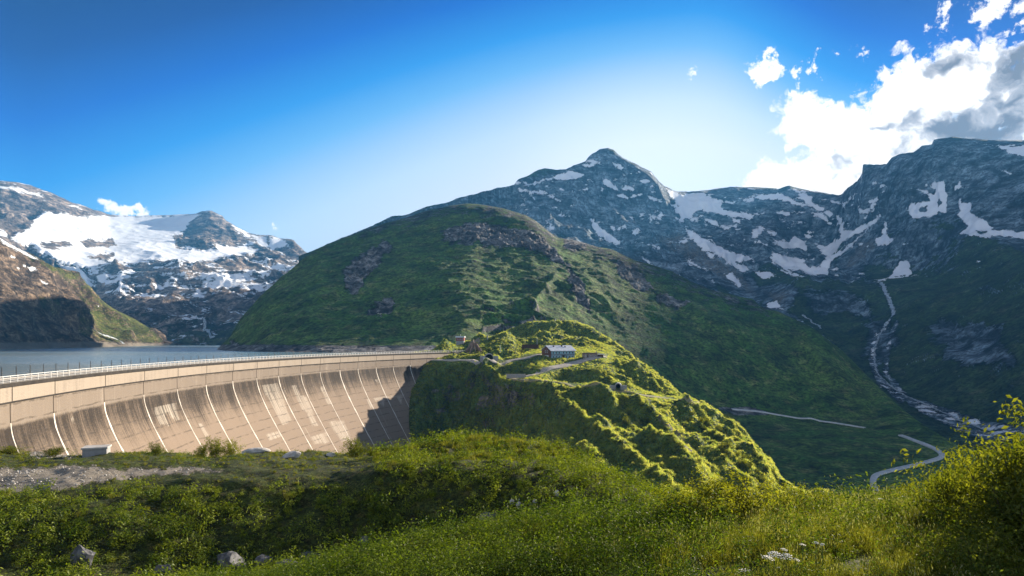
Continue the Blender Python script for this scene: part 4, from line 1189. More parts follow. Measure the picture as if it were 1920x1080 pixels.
def prim(name, verts, faces, mat, parent, loc=(0, 0, 0)):
    me = bpy.data.meshes.new(name)
    me.from_pydata(verts, [], faces)
    bm = bmesh.new()
    bm.from_mesh(me)
    bmesh.ops.recalc_face_normals(bm, faces=bm.faces[:])
    bm.to_mesh(me)
    bm.free()
    o = link_mesh(name, me, mat, parent)
    o.location = loc
    return o


def box(name, x0, x1, y0, y1, z0, z1, mat, parent, bevel=0.0):
    me = box_mesh(name, x1 - x0, y1 - y0, z1 - z0, 0, bevel)
    o = link_mesh(name, me, mat, parent)
    o.location = ((x0 + x1) / 2, (y0 + y1) / 2, z0)
    return o


def gable_body(name, L, Wd, zb, ze, zr, mat, parent):
    """ridge along x"""
    v = [(-L / 2, -Wd / 2, zb), (L / 2, -Wd / 2, zb), (L / 2, Wd / 2, zb), (-L / 2, Wd / 2, zb), (-L / 2, -Wd / 2, ze), (L / 2, -Wd / 2, ze), (L / 2, Wd / 2, ze), (-L / 2, Wd / 2, ze), (-L / 2, 0, zr), (L / 2, 0, zr)]
    f = [(0, 1, 2, 3), (0, 1, 5, 4), (2, 3, 7, 6), (1, 2, 6, 9, 5), (3, 0, 4, 8, 7), (4, 5, 9, 8), (6, 7, 8, 9)]
    return prim(name, v, f, mat, parent)


def gable_roof(L, Wd, ze, zr, over, th, mat, parent):
    sl = (zr - ze) / (Wd / 2)
    yo = Wd / 2 + over
    zo = ze - sl * over + 0.02
    xo = L / 2 + over
    zr += 0.02
    v = []
    for x in (-xo, xo):
        v += [(x, -yo, zo), (x, 0, zr), (x, yo, zo), (x, -yo, zo + th), (x, 0, zr + th), (x, yo, zo + th)]
    f = [(0, 1, 4, 3), (1, 2, 5, 4), (6, 7, 10, 9), (7, 8, 11, 10), (3, 4, 10, 9), (4, 5, 11, 10), (0, 1, 7, 6), (1, 2, 8, 7), (0, 6, 9, 3), (2, 8, 11, 5)]
    return prim('roof', v, f, mat, parent)


def window(parent, x, z, w_, h, y, side=-1, axis='y', frame=M_white, shutter=None):
    """window on the wall y=const (axis y) or x=const (axis x); side is the outward sign"""
    if axis == 'y':
        fr = box('window', x - w_ / 2, x + w_ / 2, min(y, y + side * 0.08), max(y, y + side * 0.08), z, z + h, frame, parent)
        pn = box('pane', -w_ / 2 + 0.1, w_ / 2 - 0.1, -0.02, 0.02, 0.1, h - 0.1, M_glass, fr)
        pn.location = (0, side * 0.045, 0.1)
        if shutter:
            for s_ in (-1, 1):
                sh = box('shutter', -0.22, 0.22, -0.03, 0.03, 0, h, shutter, fr)
                sh.location = (s_ * (w_ / 2 + 0.24), side * 0.01, 0)
    else:
        fr = box('window', min(y, y + side * 0.08), max(y, y + side * 0.08), x - w_ / 2, x + w_ / 2, z, z + h, frame, parent)
        pn = box('pane', -0.02, 0.02, -w_ / 2 + 0.1, w_ / 2 - 0.1, 0.1, h - 0.1, M_glass, fr)
        pn.location = (side * 0.045, 0, 0.1)
    return fr


def spot(S, px_, py_, depth):
    """a place on the ground of sheet S, given its bearing and distance"""
    x = (px_ - PX0) / F * depth
    return Vector((x, depth, (PY0 - py_) / F * depth))


# the alpine lodge
hp = spot(E, 1047, 673.5, 411)
house = empty('lodge', hp, math.radians(31))
tag(house, 'long alpine lodge with brown boarded gable, blue grey front and pale tin roof', 'lodge')
L, Wd = 17.5, 10.0
gable_body('wall', L, Wd, -3.0, 5.5, 8.3, M_blue, house)
gable_roof(L, Wd, 5.5, 8.3, 0.75, 0.22, M_tin, house)
# boarded gable on the left end: planks one by one
nb = 16
for i in range(nb):
    y0 = -Wd / 2 + Wd * i / nb
    y1 = y0 + Wd / nb - 0.03
    ym = (y0 + y1) / 2
    zt = 8.2 - abs(ym) * (8.3 - 5.5) / (Wd / 2) - 0.1
    b_ = box('plank', -L / 2 - 0.10 - 0.02 * (i % 2), -L / 2 + 0.02, y0, y1, 0.3, zt, M_wood, house)
box('plinth', -L / 2 - 0.05, L / 2 + 0.05, -Wd / 2 - 0.05, Wd / 2 + 0.05, -3.2, 0.25, M_conc, house)
for i, x in enumerate((-7.4, -5.2, -2.9, 0.2, 2.4, 4.8, 7.2)):
    window(house, x, 3.35, 1.15, 1.45, -Wd / 2, -1, 'y', M_white, M_teal)
    if i != 3:
        window(house, x, 0.75, 1.0, 1.6, -Wd / 2, -1, 'y', M_white, M_teal if i % 2 == 0 else None)
box('beam', -L / 2, L / 2, -Wd / 2 - 0.10, -Wd / 2 - 0.003, 2.75, 2.95, M_woodd, house)
for y in (-1.0, 1.0):
    window(house, y, 4.0, 0.9, 1.5, -L / 2 - 0.12, -1, 'x')
g_ = box('garage_door', -L / 2 - 0.22, -L / 2 - 0.12, -2.2, 1.6, 0.4, 2.5, M_white, house)
box('canopy', -1.2, 2.0, -Wd / 2 - 1.6, -Wd / 2 - 0.003, 2.45, 2.62, M_woodd, house)
d_ = box('door', -0.5, 0.9, -Wd / 2 - 0.08, -Wd / 2 - 0.004, 0.25, 2.3, M_woodd, house)
box('handle', 0.75, 0.85, -0.12, 0, 0, 0.08, M_rail, d_).location = (0.5, -0.07, 1.0)
for x, y, h in ((-4.6, -1.4, 0.9), (1.6, -1.2, 1.0), (3.6, -1.9, 0.7)):
    zz = 8.3 - abs(y) * 0.56
    c_ = box('chimney', x - 0.35, x + 0.35, y - 0.35, y + 0.35, zz - 0.2, zz + h, M_woodd, house)
st = prim('ramp', [(-4.6, -5.1, -2.4), (-3.0, -5.1, -2.4), (-3.0, -8.6, -3.4), (-4.6, -8.6, -3.4), (-4.6, -5.1, -0.4), (-3.0, -5.1, -0.4), (-3.0, -8.6, -2.8), (-4.6, -8.6, -2.8)],
          [(0, 1, 2, 3), (4, 5, 6, 7), (0, 1, 5, 4), (1, 2, 6, 5), (2, 3, 7, 6), (3, 0, 4, 7)], M_tin, house)

# the low annex
ap = spot(E, 1109, 671, 409)
annex = empty('annex', ap, math.radians(10))
tag(annex, 'low flat roofed brown stone building right of the alpine lodge', 'outbuilding')
box('wall', -5.2, 3.2, -2.5, 2.5, -1.5, 2.9, M_stone, annex)
box('roof', -5.7, 3.6, -3.1, 3.0, 2.9, 3.15, M_woodd, annex)
box('side_wing', 3.2, 6.6, -3.2, 1.5, -3.6, 2.1, M_woodd, annex)
box('wing_roof', 3.0, 7.2, -3.6, 1.8, 2.1, 2.3, M_tin, annex)
for x in (-4.2, -2.0):
    window(annex, x, 0.6, 0.8, 1.3, -2.5)
dd_ = box('door', -3.5, -2.6, -2.58, -2.502, -0.2, 2.0, M_woodd, annex)
window(annex, 1.6, 0.5, 0.9, 0.9, -2.5)
box('terrace', -6.4, 0.5, -5.5, -2.51, -1.2, -0.15, M_conc, annex)
for x in (3.2, 4.9):
    box('chimney', x - 0.3, x + 0.3, 0.2, 0.8, 3.1 if x < 4 else 2.3, 4.1 if x < 4 else 3.3, M_conc, annex)

# the little red hut on the knoll
rp_ = spot(E, 863.5, 641.0, 494)
hut = empty('red_hut', rp_, math.radians(-8))
tag(hut, 'small red boarded hut with pale roof on the rocky knoll above the dam end', 'hut')
box('plinth', -2.9, 2.8, -1.8, 1.9, -4.5, 0.7, M_conc, hut)
box('wall', -3.0, 2.9, -1.9, 2.0, 0.7, 3.1, M_red, hut)
box('roof', -3.5, 3.4, -2.4, 2.4, 3.1, 4.1, M_tin, hut, 0.15)
for x in (-1.7, 0.0, 1.7):
    window(hut, x, 1.3, 0.8, 1.0, -1.9)
box('mast', -0.08, 0.08, -0.08, 0.08, 4.1, 5.6, M_rail, hut)

# rock outcrop of leaning slabs at the end of the crest
op = spot(E, 889, 661, 422)
outc = empty('rock_outcrop', op)
tag(outc, 'outcrop of leaning brown rock slabs where the dam crest meets the hill', 'rock outcrop')
M_slab = plain_mat('brown split rock', (0.26, 0.18, 0.13), 0.9, (0.14, 0.095, 0.07), 0.6, bump=0.1)


def rock_mesh(name, sx, sy, sz, seed, rough=0.35, sub=3, flat=0.0):
    bm = bmesh.new()
    bmesh.ops.create_icosphere(bm, subdivisions=sub, radius=1.0)
    co = np.array([v.co[:] for v in bm.verts])
    rr = np.random.default_rng(seed)
    # chop with random planes so it breaks like rock
    for _ in range(9):
        n_ = rr.normal(size=3)
        n_ /= np.linalg.norm(n_)
        d_ = rr.uniform(0.45, 0.85)
        s_ = co @ n_ - d_
        co = np.where((s_ > 0)[:, None], co - s_[:, None] * n_, co)
    co += fbm(co[None], 1.6, 4, off=seed * 1.3)[0][:, None] * co * rough
    co *= (sx, sy, sz)
    for v, c in zip(bm.verts, co):
        v.co = c
    me = bpy.data.meshes.new(name)
    bm.to_mesh(me)
    bm.free()
    return me


for i, (dx, h, lean, w_) in enumerate([(-4.6, 4.0, 0.55, 1.0), (-3.4, 6.3, 0.38, 0.9), (-2.2, 7.6, 0.22, 1.0), (-0.9, 8.2, 0.06, 0.9), (0.5, 7.8, -0.12, 1.0), (1.8, 7.2, -0.30, 0.8), (3.0, 5.8, -0.44, 0.9), (4.0, 4.2, -0.55, 0.8)]):
    o = link_mesh('rock_slab', rock_mesh('rock_slab', w_ * 0.75, 2.2, h * 0.62, 40 + i, 0.15, 2), M_slab, outc)
    o.location = (dx, 1.5 + 0.6 * (i % 2), h * 0.42)
    o.rotation_euler = (-0.25, lean, 0.2 * (i % 3))

# tunnel portals


def portal(name, px_, py_, depth, w_, h, rz, label, shed=False):
    e_ = empty(name, spot(E, px_, py_, depth), rz)
    tag(e_, label, 'tunnel portal')
    t_ = 0.5
    V, Fs = [], []
    n_ = 14
    r = w_ / 2
    for k in range(n_ + 1):
        a_ = math.pi * k / n_
        for rad in (r, r + t_):
            for y in (-1.0, 4.0):
                V.append((-math.cos(a_) * rad, y, (h - r) + math.sin(a_) * rad))
    for k in range(n_):
        q = 4 * k
        Fs += [(q, q + 4, q + 6, q + 2), (q + 1, q + 3, q + 7, q + 5), (q, q + 1, q + 5, q + 4), (q + 2, q + 6, q + 7, q + 3)]
    prim('arch', V, Fs, M_conc, e_)
    box('jamb', -r - t_, -r, -1.0, 4.0, -2.0, h - r, M_conc, e_)
    box('jamb', r, r + t_, -1.0, 4.0, -2.0, h - r, M_conc, e_)
    box('bore_shade', -r, r, 2.5, 3.0, -1.0, h, M_black, e_)  # near-black panel painted for the dark inside the bore
    for s_ in (-1, 1):
        box('wing_wall', min(s_ * (r + t_ + 0.01), s_ * (r + t_ + 2.5)), max(s_ * (r + t_ + 0.01), s_ * (r + t_ + 2.5)), -0.6, 0.2, -2.0, h * 0.75, M_conc, e_)
    if shed:
        s2 = empty('shed', spot(E, px_ - 7, py_, depth - 1.5), rz)
        tag(s2, 'tiny white shed standing in front of the concrete portal below the road', 'shed')
        box('wall', -1.1, 1.1, -1.0, 0.6, -1.0, 1.6, M_white, s2)
        box('roof', -1.35, 1.35, -1.25, 0.8, 1.6, 1.8, M_tin, s2)
        box('door', -0.4, 0.4, -1.05, -1.002, 0.0, 1.3, M_blue, s2)
    return e_


portal('tunnel_portal', 1159, 730, 316, 2.2, 2.6, math.radians(-10), 'dark arched tunnel portal in the grass beside the lower path')
portal('tunnel_portal', 917, 676, 403, 5.0, 3.8, math.radians(5), 'wide shadowed concrete portal under the bank left of the lodge', True)

# retaining wall of the hairpin
wp = spot(E, 968, 706, 352)
rw = empty('retaining_wall', wp, math.radians(3))
tag(rw, 'low pale stone retaining wall at the hairpin of the gravel road', 'wall')
for c_ in range(11):
    for r_ in range(3):
        b_ = box('stone', -5.5 + c_ * 0.95 + (r_ % 2) * 0.3, -5.5 + c_ * 0.95 + 0.90 + (r_ % 2) * 0.3, -0.35 + 0.02 * ((c_ * 7 + r_) % 3), 0.3, -0.8 + r_ * 0.72, -0.8 + r_ * 0.72 + 0.69, M_conc if (c_ + r_) % 3 else M_gravel, rw)
wp = spot(E, 994, 651, 446)
rw = empty('retaining_wall', wp, math.radians(4))
tag(rw, 'long dark low wall on the grassy shoulder left of the lodge', 'wall')
for c_ in range(7):
    box('panel', -5.6 + c_ * 1.62, -5.6 + c_ * 1.62 + 1.58, -0.3, 0.2, -1.0, 1.9, M_woodd, rw)

# posts


def post(px_, py_, depth, h, r, label, cat, mat, cross=False, head=False):
    e_ = empty('summit_cross' if cross else ('lamp_post' if head else 'marker_post'), spot(E, px_, py_, depth))
    tag(e_, label, cat)
    box('pole', -r, r, -r, r, -1.0, h, mat, e_)
    if cross:
        box('crossbar', -h * 0.22, h * 0.22, -r * 0.8, r * 0.8, h * 0.68, h * 0.68 + 2 * r, mat, e_)
    if head:
        box('lamp_head', -0.7, 0.2, -0.18, 0.18, h, h + 0.22, mat, e_)
    else:
        box('cap', -r * 1.4, r * 1.4, -r * 1.4, r * 1.4, h, h + 0.12, M_conc, e_)
    return e_


post(1042, 606, 553, 3.6, 0.16, 'pale pole on the top of the grassy ridge above the lodge', 'pole', M_tin)
post(914, 634, 452, 2.2, 0.35, 'pale squat pillar on the mound above the dam end', 'pillar', M_conc)
post(938, 658, 425, 3.4, 0.10, 'thin lamp post at the roadside on the hill', 'lamp post', M_rail, head=True)
post(984, 641, 452, 2.4, 0.14, 'short wooden post behind the dark low wall', 'post', M_stone)
post(1007, 644, 452, 4.2, 0.12, 'tall pale mast beside the lodge roof', 'mast', M_tin)
post(945, 634, 452, 1.3, 0.2, 'low stone marker on the crown of the mound', 'marker stone', M_conc)

# ================================================================== PLANTS
def leaf_mat(name, c1, c2, trans, tint=None):
    m = bpy.data.materials.new(name)
    m.use_nodes = True
    t = NT(m.node_tree)
    out = t.node('ShaderNodeOutputMaterial')
    oi = t.node('ShaderNodeObjectInfo')
    geo = t.node('ShaderNodeNewGeometry')
    n = t.noise(geo.outputs['Position'], 0.35, 3, 0.6)
    f = t.math('ADD', t.math('MULTIPLY', oi.outputs['Random'], 0.55), t.math('MULTIPLY', n, 0.9))
    f = t.math('ADD', f, t.math('MULTIPLY', geo.outputs['Random Per Island'], 0.35))
    col = t.mix(t.ramp(f, 0.45, 1.25), c1, c2)
    d = t.node('ShaderNodeBsdfDiffuse')
    t.put(d.inputs[0], col)
    tr = t.node('ShaderNodeBsdfTranslucent')
    t.put(tr.inputs[0], t.mix(1.0, col, tint or (1.45, 1.75, 0.40), 'MULTIPLY'))
    gl = t.node('ShaderNodeBsdfGlossy')
    gl.inputs['Roughness'].default_value = 0.45
    gl.inputs[0].default_value = (0.9, 0.9, 0.8, 1)
    mx = t.node('ShaderNodeMixShader')
    mx.inputs[0].default_value = trans
    t.put(mx.inputs[1], d.outputs[0])
    t.put(mx.inputs[2], tr.outputs[0])
    m2 = t.node('ShaderNodeMixShader')
    m2.inputs[0].default_value = 0.012
    t.put(m2.inputs[1], mx.outputs[0])
    t.put(m2.inputs[2], gl.outputs[0])
    t.put(out.inputs[0], m2.outputs[0])
    return m


ML = {
    'heath': leaf_mat('heath leaves', (0.044, 0.080, 0.009), (0.185, 0.215, 0.024), 0.33, (1.75, 1.8, 0.35)),
    'grass': leaf_mat('grass blades', (0.034, 0.055, 0.009), (0.20, 0.195, 0.040), 0.42, (1.6, 1.6, 0.4)),
    'herb': leaf_mat('herb leaves', (0.024, 0.050, 0.006), (0.120, 0.155, 0.020), 0.36, (1.7, 1.8, 0.38)),
    'dry': leaf_mat('dry seed heads', (0.22, 0.19, 0.08), (0.40, 0.34, 0.20), 0.25),
    'bush': leaf_mat('willow leaves', (0.036, 0.056, 0.008), (0.175, 0.185, 0.026), 0.48, (1.7, 1.65, 0.40)),
    'hill': leaf_mat('hill grass tufts', (0.075, 0.120, 0.026), (0.20, 0.205, 0.065), 0.55, (4.0, 3.7, 1.8)),
}
M_bark = plain_mat('bark', (0.10, 0.08, 0.06), 0.9, (0.05, 0.04, 0.03), 8.0)
M_petal = plain_mat('white umbel', (0.58, 0.56, 0.48), 0.7)
M_stem = plain_mat('green stem', (0.12, 0.15, 0.04), 0.8)


def leaves_mesh(name, C, size, rr, up=0.3, out=None, wide=0.5, mat=None):
    """one small bent leaf (4 vertices, 2 triangles) at every centre"""
    n = len(C)
    nrm = rr.normal(size=(n, 3))
    if out is not None:
        nrm = nrm * 0.6 + out
    nrm[:, 2] += up
    nrm /= np.linalg.norm(nrm, axis=1, keepdims=True)
    a = np.cross(nrm, rr.normal(size=(n, 3)))
    a /= np.linalg.norm(a, axis=1, keepdims=True)
    b = np.cross(nrm, a)
    s = (size * rr.uniform(0.6, 1.35, n))[:, None]
    V = np.stack([C - a * s, C + b * s * wide + nrm * s * 0.12, C + a * s, C - b * s * wide + nrm * s * 0.12], 1).reshape(-1, 3)
    i = np.arange(n)[:, None] * 4
    Fc = np.concatenate([i + [0, 1, 2], i + [0, 2, 3]], 1).reshape(-1, 3)
    me = np_mesh(name, V, Fc)
    if mat:
        me.materials.append(mat)
    return me


def clump_mesh(name, n, seed, h, rad, size, mat):
    rr = np.random.default_rng(seed)
    k = 9
    cc = rr.normal(size=(k, 3)) * [rad * .5, rad * .5, h * .18] + [0, 0, h * .6]
    C = cc[rr.integers(0, k, n)] + rr.normal(size=(n, 3)) * [rad * .28, rad * .28, h * .22]
    C[:, 2] = np.abs(C[:, 2])
    o = C / (np.linalg.norm(C, axis=1, keepdims=True) + 1e-6)
    return leaves_mesh(name, C, size, rr, 0.4, o, 0.45, mat)


def tuft_mesh(name, n, seed, h, rad, w_, mat, lean=0.5, heads=0, headmat=None):
    rr = np.random.default_rng(seed)
    base = rr.normal(size=(n, 3)) * [rad * .5, rad * .5, 0]
    ang = rr.uniform(0, 6.283, n)
    d = np.stack([np.cos(ang), np.sin(ang), 0 * ang], 1)
    hh = (h * rr.uniform(0.5, 1.1, n))[:, None]
    ln = (lean * rr.uniform(0.1, 1.0, n))[:, None]
    mid = base + d * hh * ln * 0.35 + [0, 0, 1] * hh * 0.55
    tip = base + d * hh * ln + [0, 0, 1] * hh * 0.95
    fa = rr.uniform(0, 6.283, n)
    sd = np.stack([np.cos(fa), np.sin(fa), 0 * fa], 1) * w_
    V = np.stack([base - sd, base + sd, mid + sd * .8, mid - sd * .8, tip], 1).reshape(-1, 3)
    i = np.arange(n)[:, None] * 5
    Fc = np.concatenate([i + [0, 1, 2], i + [0, 2, 3], i + [3, 2, 4]], 1).reshape(-1, 3)
    nf = len(Fc)
    if heads:
        t = tip[:heads]
        e = np.array([0, 0, 1.0]) * h * 0.055
        s2 = sd[:heads] / w_ * h * 0.010
        V2 = np.stack([t - e, t + s2, t + e, t - s2], 1).reshape(-1, 3)
        j = len(V) + np.arange(heads)[:, None] * 4
        Fc = np.concatenate([Fc, np.concatenate([j + [0, 1, 2], j + [0, 2, 3]], 1).reshape(-1, 3)])
        V = np.concatenate([V, V2])
    me = np_mesh(name, V, Fc)
    me.materials.append(mat)
    if heads:
        me.materials.append(headmat)
        mi = np.zeros(len(Fc), dtype=np.int32)
        mi[nf:] = 1
        me.polygons.foreach_set('material_index', mi)
    return me


def proto(meshes, cname):
    c = bpy.data.collections.new(cname)
    for i, me in enumerate(meshes):
        o = bpy.data.objects.new('%s_%02d' % (cname, i), me)
        c.objects.link(o)
    return c


def scatter(name, pts, scl, idx, coll, tilt=0.15, seed=1):
    """countless plants: points with an instance of one of the plants of a collection on each"""
    rr = np.random.default_rng(seed)
    n = len(pts)
    me = bpy.data.meshes.new(name)
    me.vertices.add(n)
    me.vertices.foreach_set('co', np.asarray(pts, dtype=np.float32).ravel())
    rot = np.stack([rr.normal(0, tilt, n), rr.normal(0, tilt, n), rr.uniform(0, 6.283, n)], 1)
    a = me.attributes.new('rot', 'FLOAT_VECTOR', 'POINT')
    a.data.foreach_set('vector', rot.astype(np.float32).ravel())
    a = me.attributes.new('scl', 'FLOAT', 'POINT')
    a.data.foreach_set('value', np.asarray(scl, dtype=np.float32))
    a = me.attributes.new('idx', 'INT', 'POINT')
    a.data.foreach_set('value', np.asarray(idx, dtype=np.int32))
    o = link_mesh(name, me)
    ng = bpy.data.node_groups.new(name, 'GeometryNodeTree')
    ng.interface.new_socket('Geometry', in_out='INPUT', socket_type='NodeSocketGeometry')
    ng.interface.new_socket('Geometry', in_out='OUTPUT', socket_type='NodeSocketGeometry')
    N_ = ng.nodes
    gi, go = N_.new('NodeGroupInput'), N_.new('NodeGroupOutput')
    ci = N_.new('GeometryNodeCollectionInfo')
    ci.inputs['Collection'].default_value = coll
    ci.inputs['Separate Children'].default_value = True
    ci.inputs['Reset Children'].default_value = True
    ip = N_.new('GeometryNodeInstanceOnPoints')
    ip.inputs['Pick Instance'].default_value = True

    def na(nm, ty):
        x = N_.new('GeometryNodeInputNamedAttribute')
        x.data_type = ty
        x.inputs['Name'].default_value = nm
        return [s_ for s_ in x.outputs if s_.enabled][0]
    lk = ng.links
    lk.new(gi.outputs[0], ip.inputs['Points'])
    lk.new(ci.outputs[0], ip.inputs['Instance'])
    lk.new(na('idx', 'INT'), ip.inputs['Instance Index'])
    lk.new(na('rot', 'FLOAT_VECTOR'), ip.inputs['Rotation'])
    lk.new(na('scl', 'FLOAT'), ip.inputs['Scale'])
    lk.new(ip.outputs[0], go.inputs[0])
    md = o.modifiers.new('scatter', 'NODES')
    md.node_group = ng
    o['kind'] = 'stuff'
    return o


def sample(S, n, weight, seed):
    """random points on a sheet; weight per cell"""
    rr = np.random.default_rng(seed)
    P = S['P']
    a = P[1:, :-1] - P[:-1, :-1]
    b = P[:-1, 1:] - P[:-1, :-1]
    ar = np.linalg.norm(np.cross(a, b), axis=-1) * weight[:-1, :-1]
    ar = ar.ravel()
    c = np.cumsum(ar)
    k = np.searchsorted(c, rr.uniform(0, c[-1], n))
    i, j = np.unravel_index(np.minimum(k, len(c) - 1), a.shape[:2])
    s, t = rr.random(n)[:, None], rr.random(n)[:, None]
    return (P[i, j] * (1 - s) * (1 - t) + P[i + 1, j] * s * (1 - t) + P[i, j + 1] * (1 - s) * t + P[i + 1, j + 1] * s * t), i, j


# prototypes
heath = proto([clump_mesh('heath', 95, 1, 0.42, 0.30, 0.044, ML['heath']), clump_mesh('heath', 95, 2, 0.34, 0.34, 0.044, ML['heath']), clump_mesh('heath', 95, 3, 0.50, 0.26, 0.048, ML['heath']),
               tuft_mesh('grass', 60, 4, 0.30, 0.22, 0.012, ML['grass'], 0.6), tuft_mesh('grass', 55, 5, 0.40, 0.18, 0.012, ML['grass'], 0.5, 8, ML['dry'])], 'heath')
meadow = proto([tuft_mesh('blade', 46, 11, 0.42, 0.13, 0.0045, ML['grass'], 0.55), tuft_mesh('blade', 46, 12, 0.34, 0.16, 0.005, ML['grass'], 0.8), tuft_mesh('seed', 26, 13, 0.55, 0.12, 0.003, ML['grass'], 0.35, 18, ML['dry']),
                clump_mesh('herb', 120, 14, 0.30, 0.18, 0.019, ML['herb']), clump_mesh('herb', 110, 15, 0.46, 0.14, 0.021, ML['herb']), clump_mesh('herb', 130, 16, 0.24, 0.20, 0.016, ML['heath'])], 'meadow')
tufts = proto([tuft_mesh('tuft', 30, 21, 0.9, 0.6, 0.05, ML['hill'], 0.7), tuft_mesh('tuft', 30, 22, 0.7, 0.8, 0.055, ML['hill'], 0.9), clump_mesh('knot', 60, 23, 0.8, 0.8, 0.11, ML['hill'])], 'tufts')

# heath on the far side of the gully
P = G['P']
pxg, pyg = project(P)
dist = P[..., 1]
bare01 = np.clip(G['bare'] + 0.4, 0, 1)
patch = np.clip(fbm(P, 1 / 3.5, 4, 0.6, scale=(1, 1, 0)) * 2.4 + 0.8, 0.35, 1)
vis = (pxg > -330) & (pxg < 2250)
wgt = vis * (dist > 20) * (dist < 78) * (1 - 0.93 * bare01) * patch
plateau = (pyg < 918) & (pxg < 700) & (dist > 33)
wgt = wgt * np.where((pxg > 150) & (pxg < 215) & (pyg < 868), 0.03, 1.0)
pts, i_, j_ = sample(G, 42000, wgt, 5)
rr = np.random.default_rng(8)
yel = np.clip((880 - pyg[i_, j_]) / 25, 0, 1) * 0.75 + 0.10
yel = np.where(plateau[i_, j_], 0.85, yel)
idx = np.where(rr.random(len(pts)) < yel, rr.integers(3, 5, len(pts)), rr.integers(0, 3, len(pts)))
pts[:, 2] -= 0.03
scatter('heath', pts, np.where(rr.random(len(pts)) < 0.28, rr.uniform(1.3, 2.1, len(pts)), rr.uniform(0.6, 1.0, len(pts))) * np.where(plateau[i_, j_], 0.42, 1.0) * np.where(idx > 2, 0.7, 1.0) * np.clip(pts[:, 1] / 45, 0.75, 1.15), idx, heath, 0.2, 3)
# meadow and herbs on the near side
wgt = ((pxg > -330) & (pxg < 2690)) * (dist > 1.8) * (dist < 24) * (pxg > 350) * np.clip(26 / (dist + 2), .8, 4)
wgt = wgt * np.clip(fbm(P, 1 / 1.6, 4, 0.6, scale=(1, 1, 0)) * 3.2 + 0.75, 0.10, 1)
pts, i_, j_ = sample(G, 34000, wgt, 6)
pxp = pxg[i_, j_]
rr = np.random.default_rng(9)
gras = np.clip((pxp - 1200) / 350, 0.03, 0.62)
idx = np.where(rr.random(len(pts)) < gras, rr.choice([0, 1, 2], len(pts), p=[.40, .36, .24]), rr.integers(3, 6, len(pts)))
scatter('meadow', pts, np.where((rr.random(len(pts)) < 0.16) & (idx > 2), rr.uniform(1.2, 1.6, len(pts)), rr.uniform(0.55, 1.1, len(pts))) * np.clip(pts[:, 1] / 11, 0.5, 1.0), idx, meadow, 0.18, 4)
# tufts all over the dam hill
P = E['P']
pxe, pye = project(P)
N = normals(P)
wgt = np.clip(1 - 0.99 * np.clip(roadm + 0.8, 0, 1), 0, 1) * (pxe > 770) * (pye < 960) * np.clip(350 / P[..., 1], .5, 2) ** 1.5
wgt = wgt * np.clip(fbm(P, 1 / 14, 4, 0.6, scale=(1, 1, 0)) * 2.5 + 0.7, 0.12, 1) * (E['T'][:, None] < 9.4)
pts, i_, j_ = sample(E, 70000, wgt, 7)
rr = np.random.default_rng(10)
scatter('hill_grass', pts, rr.uniform(0.45, 1.15, len(pts)), rr.integers(0, 3, len(pts)), tufts, 0.2, 5)


# ---- shrubs: each one a thing with stems and foliage
def shrub_meshes(seed, nleaf, leaf, rag=1.0):
    """unit shrub: about 1 wide (radius) and 1 tall"""
    rr = np.random.default_rng(seed)
    ns = 15
    tips = []
    Vs, Fs = [], []
    for s in range(ns):
        a_ = rr.uniform(0, 6.283)
        sp = rr.uniform(0.15, 0.95)
        top = np.array([math.cos(a_) * sp, math.sin(a_) * sp, rr.uniform(0.55, 1.0) * (1.12 - 0.5 * sp * sp)])
        p0 = np.array([math.cos(a_) * 0.08, math.sin(a_) * 0.08, -0.12])
        prev = None
        for k in range(6):
            t_ = k / 5
            p = p0 * (1 - t_) + top * t_ + np.array([0, 0, math.sin(t_ * 3.14) * 0.08]) + rr.normal(size=3) * 0.02
            r = 0.022 * (1 - 0.8 * t_)
            ring = [p + [r * math.cos(q), r * math.sin(q), 0] for q in (0, 2.09, 4.19)]
            b = len(Vs)
            Vs += ring
            if k:
                for q in range(3):
                    Fs.append((b - 3 + q, b - 3 + (q + 1) % 3, b + (q + 1) % 3, b + q))
            if k >= 2:
                tips.append(p)
                for _ in range(3):
                    q_ = p + rr.normal(size=3) * [0.17, 0.17, 0.12] * rag
                    tips.append(q_)
    tips = np.array(tips)
    wts = rr.uniform(0.3, 1.0, len(tips))
    wts /= wts.sum()
    c = rr.choice(len(tips), nleaf, p=wts)
    C = tips[c] + rr.normal(size=(nleaf, 3)) * [0.075, 0.075, 0.06]
    C[:, 2] = np.where(C[:, 2] < 0.02, rr.uniform(0.02, 0.3, nleaf), C[:, 2])
    o = C - [0, 0, 0.3]
    o /= np.linalg.norm(o, axis=1, keepdims=True)
    return np_mesh('stem', Vs, np.array(Fs)), leaves_mesh('foliage', C, leaf, rr, 0.25, o * 0.7, 0.42)


def make_shrub(kind, x, y, z, r, h, label, group=None, rz=0.0, cat='shrub', name='shrub'):
    st_, fo_ = kind
    e_ = empty(name, (x, y, z), rz)
    e_.scale = (r, r, h)
    tag(e_, label, cat, group)
    link_mesh('stem', st_, None, e_)
    link_mesh('foliage', fo_, None, e_)
    return e_


KN = [shrub_meshes(s_, 9500, 0.030) for s_ in (1, 2, 3)]
KM = [shrub_meshes(s_, 3000, 0.040) for s_ in (4, 5, 6)]
KF = [shrub_meshes(s_, 700, 0.085) for s_ in (7, 8, 9, 10)]
for k_ in KN + KM + KF:
    k_[0].materials.append(M_bark)
    k_[1].materials.append(ML['bush'])


def at_G(px_, depth):
    x = (px_ - PX0) / F * depth
    return x, depth, ground_at(G, x, depth)


def near_shrub(kind, px_, depth, top_py, r, label, group=None, rz=0.0):
    x, y, z = at_G(px_, depth)
    h = ((PY0 - top_py) / F * depth - z) / 1.12
    return make_shrub(kind, x, y, z, r, max(h, 0.3), label, group, rz)


